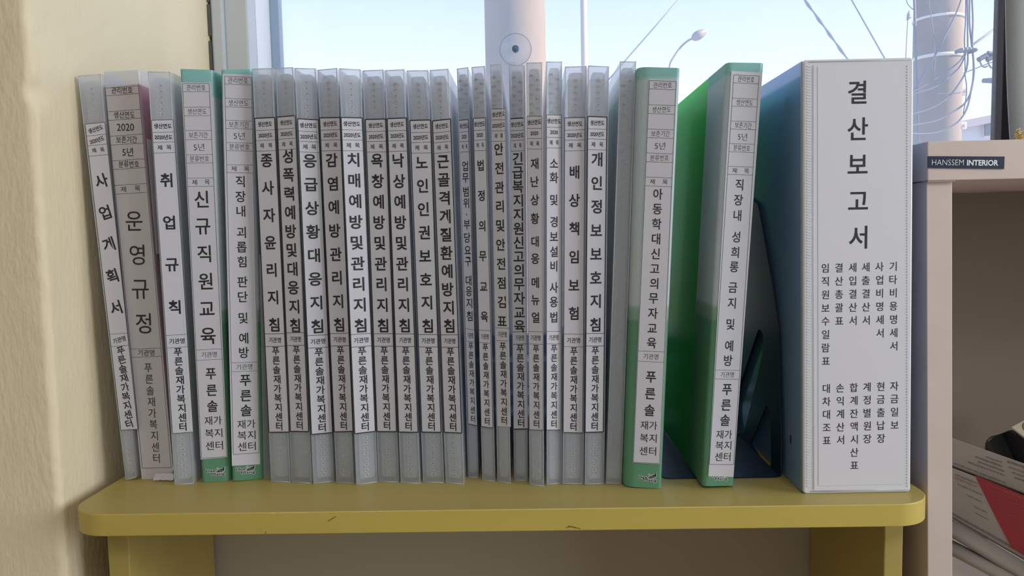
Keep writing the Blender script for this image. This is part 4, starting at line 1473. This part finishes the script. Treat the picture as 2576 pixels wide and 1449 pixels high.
def strokes(root, P_, rows, mat, n_off=0.0005, name='print_lines'):
    """rows: (s0, s1, t, thickness); rows of short unreadable strokes on the front face"""
    n = (P_[1] - P_[0]).cross(P_[3] - P_[0]).normalized()
    if n.y > 0:
        n = -n
    m_ = MB()
    for s0, s1, t_, th in rows:
        s = s0
        while s < s1:
            L = random.uniform(0.006, 0.022)
            e = min(s1, s + L)
            hgt = th * random.uniform(0.45, 0.75)
            f = lambda a, b: lerp(lerp(P_[0], P_[1], a), lerp(P_[3], P_[2], a), b) + n * n_off
            m_.quad(f(s, t_), f(e, t_), f(e, t_ + hgt), f(s, t_ + hgt))
            s = e + random.uniform(0.002, 0.007)
    return m_.build(name, mat, root)


GP = 'printed papers piled in the open unit'
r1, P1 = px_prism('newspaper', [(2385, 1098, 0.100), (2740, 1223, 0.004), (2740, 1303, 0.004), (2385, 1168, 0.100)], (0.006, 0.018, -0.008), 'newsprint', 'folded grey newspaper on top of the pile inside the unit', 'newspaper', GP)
strokes(r1, P1, [(0.22, 0.42, 0.34, 0.07), (0.24, 0.44, 0.48, 0.07), (0.16, 0.44, 0.62, 0.07), (0.30, 0.42, 0.22, 0.06), (0.46, 0.95, 0.10, 0.10), (0.47, 0.95, 0.28, 0.07), (0.49, 0.95, 0.42, 0.07), (0.51, 0.95, 0.56, 0.07), (0.05, 0.45, 0.86, 0.05)], 'newsprint_ink')
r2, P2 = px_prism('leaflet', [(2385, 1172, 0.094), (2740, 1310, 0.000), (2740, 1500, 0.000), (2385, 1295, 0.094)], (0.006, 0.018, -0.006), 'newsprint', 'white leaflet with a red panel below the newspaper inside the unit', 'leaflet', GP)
nrm = (P2[1] - P2[0]).cross(P2[3] - P2[0]).normalized()
if nrm.y > 0:
    nrm = -nrm
f2 = lambda x, y: at_plane(x, y, P2[0] + nrm * 0.0006, nrm)
m_ = MB()
lp = [f2(2452, 1195), f2(2738, 1314), f2(2738, 1494), f2(2600, 1412), f2(2545, 1378), f2(2500, 1292)]
m_.add(lp, [tuple(range(len(lp)))])
pn = m_.build('red_panel', 'red_print', r2)
strokes(r2, P2, [(0.06, 0.24, 0.10, 0.035), (0.08, 0.28, 0.27, 0.03), (0.15, 0.27, 0.40, 0.03), (0.2, 0.31, 0.55, 0.025), (0.22, 0.32, 0.66, 0.025), (0.03, 0.5, 0.90, 0.06)], 'newsprint_ink')
strokes(r2, P2, [(0.06, 0.24, 0.16, 0.03), (0.30, 0.98, 0.03, 0.04)] + [(0.34 + 0.02 * i, 0.98, 0.12 + 0.055 * i, 0.012) for i in range(8)], 'red_ink', 0.0010, 'red_lines')
for k, (pa, pb, r_px, lab_) in enumerate((((2380, 1322, 0.085), (2640, 1478, 0.015), 19, 'upper rolled grey magazine under the leaflet inside the unit'), ((2380, 1374, 0.080), (2640, 1508, 0.010), 17, 'lower rolled grey magazine at the bottom of the pile inside the unit'))):
    a, b = at_y(*pa), at_y(*pb)
    rad = r_px * 0.62 / FPX
    m_ = MB()
    dirv = (b - a).normalized()
    sdv = dirv.cross(Vector((0, 0, 1))).normalized()
    upw = sdv.cross(dirv)
    rings = []
    for p in (a, lerp(a, b, 0.5), b):
        rg = []
        for j in range(40):
            ang = 2 * pi * j / 40
            rr_ = rad * (1 + 0.03 * sin(ang * 3))
            rg.append(p + sdv * (rr_ * 1.5 * cos(ang)) + upw * (rr_ * sin(ang)) + Vector((0, rad * 1.5, 0)))
        rings.append(rg)
    m_.loft(rings)
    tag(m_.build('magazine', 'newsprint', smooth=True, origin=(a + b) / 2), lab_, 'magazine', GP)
# black bag with a printed card standing behind the papers
kq = [at_y(x, y, Y) for x, y, Y in ((2476, 1150, 0.15), (2478, 1108, 0.15), (2492, 1098, 0.15), (2520, 1090, 0.15), (2545, 1079, 0.14), (2580, 1108, 0.13), (2660, 1160, 0.12), (2660, 1368, 0.12), (2476, 1340, 0.15))]
kq[-1].z = kq[-2].z = -0.1100
kb = empty('black_bag', kq[-1], 'black vinyl bag lying behind the newspaper inside the unit', 'bag')
m_ = MB()
m_.loft([kq, [p + Vector((0.022, 0.03, -0.008 if p.z > -0.1 else 0.0)) for p in kq]])
m_.build('body', 'black_vinyl', kb, bevel=0.003)
cq = [at_y(x, y, Y) for x, y, Y in ((2545, 1080, 0.137), (2600, 1050, 0.170), (2660, 1085, 0.16), (2600, 1122, 0.125))]
cr_ = empty('printed_card', (cq[0] + cq[3]) / 2, 'tan card with a swirl print resting on the black bag inside the unit', 'card')
m_ = MB()
m_.loft([[p + Vector((0, 0, 0.0006)) for p in cq], [p + Vector((0, 0, 0.0022)) for p in cq]])
m_.build('sheet', 'tan_card', cr_)
m_ = MB()
cc_ = lerp(lerp(cq[0], cq[1], 0.5), lerp(cq[3], cq[2], 0.5), 0.45) + Vector((0, 0, 0.0026))
e1, e2 = (cq[1] - cq[0]) * 0.5, (cq[3] - cq[0]) * 0.5
for k in (0.25, 0.45, 0.65):
    m_.tube([cc_ + e1 * (k * cos(2 * pi * j / 24)) + e2 * (k * sin(2 * pi * j / 24)) for j in range(25)], 0.0006, 5)
m_.build('swirl', 'tan_print', cr_)

# glittery gold ornament on top of the unit
o0 = at_y(2543, 354, 0.10)
oz = HT + 0.0008
go = MB()
bw = (at_y(2566, 354, 0.10).x - o0.x) * 0.85
hgt = at_y(2543, 329, 0.10).z - oz
pr = [Vector((o0.x - 0.001, 0.09, oz)), Vector((o0.x + bw * 1.05, 0.09, oz)), Vector((o0.x + 0.002, 0.094, oz + hgt * 1.05))]
nx_ = 16
for i in range(220):
    s, t_ = random.random(), random.random()
    if s + t_ > 1:
        s, t_ = 1 - s, 1 - t_
    c = pr[0] + (pr[1] - pr[0]) * s + (pr[2] - pr[0]) * t_ + Vector((0, random.uniform(-0.004, 0.004), 0))
    dv = Vector((random.uniform(-1, 1), random.uniform(-0.5, 0.5), random.uniform(-0.6, 1))).normalized() * random.uniform(0.0008, 0.0016)
    c.z = max(c.z, oz + 0.002)
    go.tube([c - dv, c + dv], 0.00035, 4)
go.loft([[p + Vector((0, -0.002, 0)) for p in pr], [p + Vector((0, 0.002, 0)) for p in pr]])
tag(go.build('glitter_ornament', 'gold_glitter', origin=pr[0]), 'small gold glitter ornament standing on top of the pinkish unit', 'ornament')
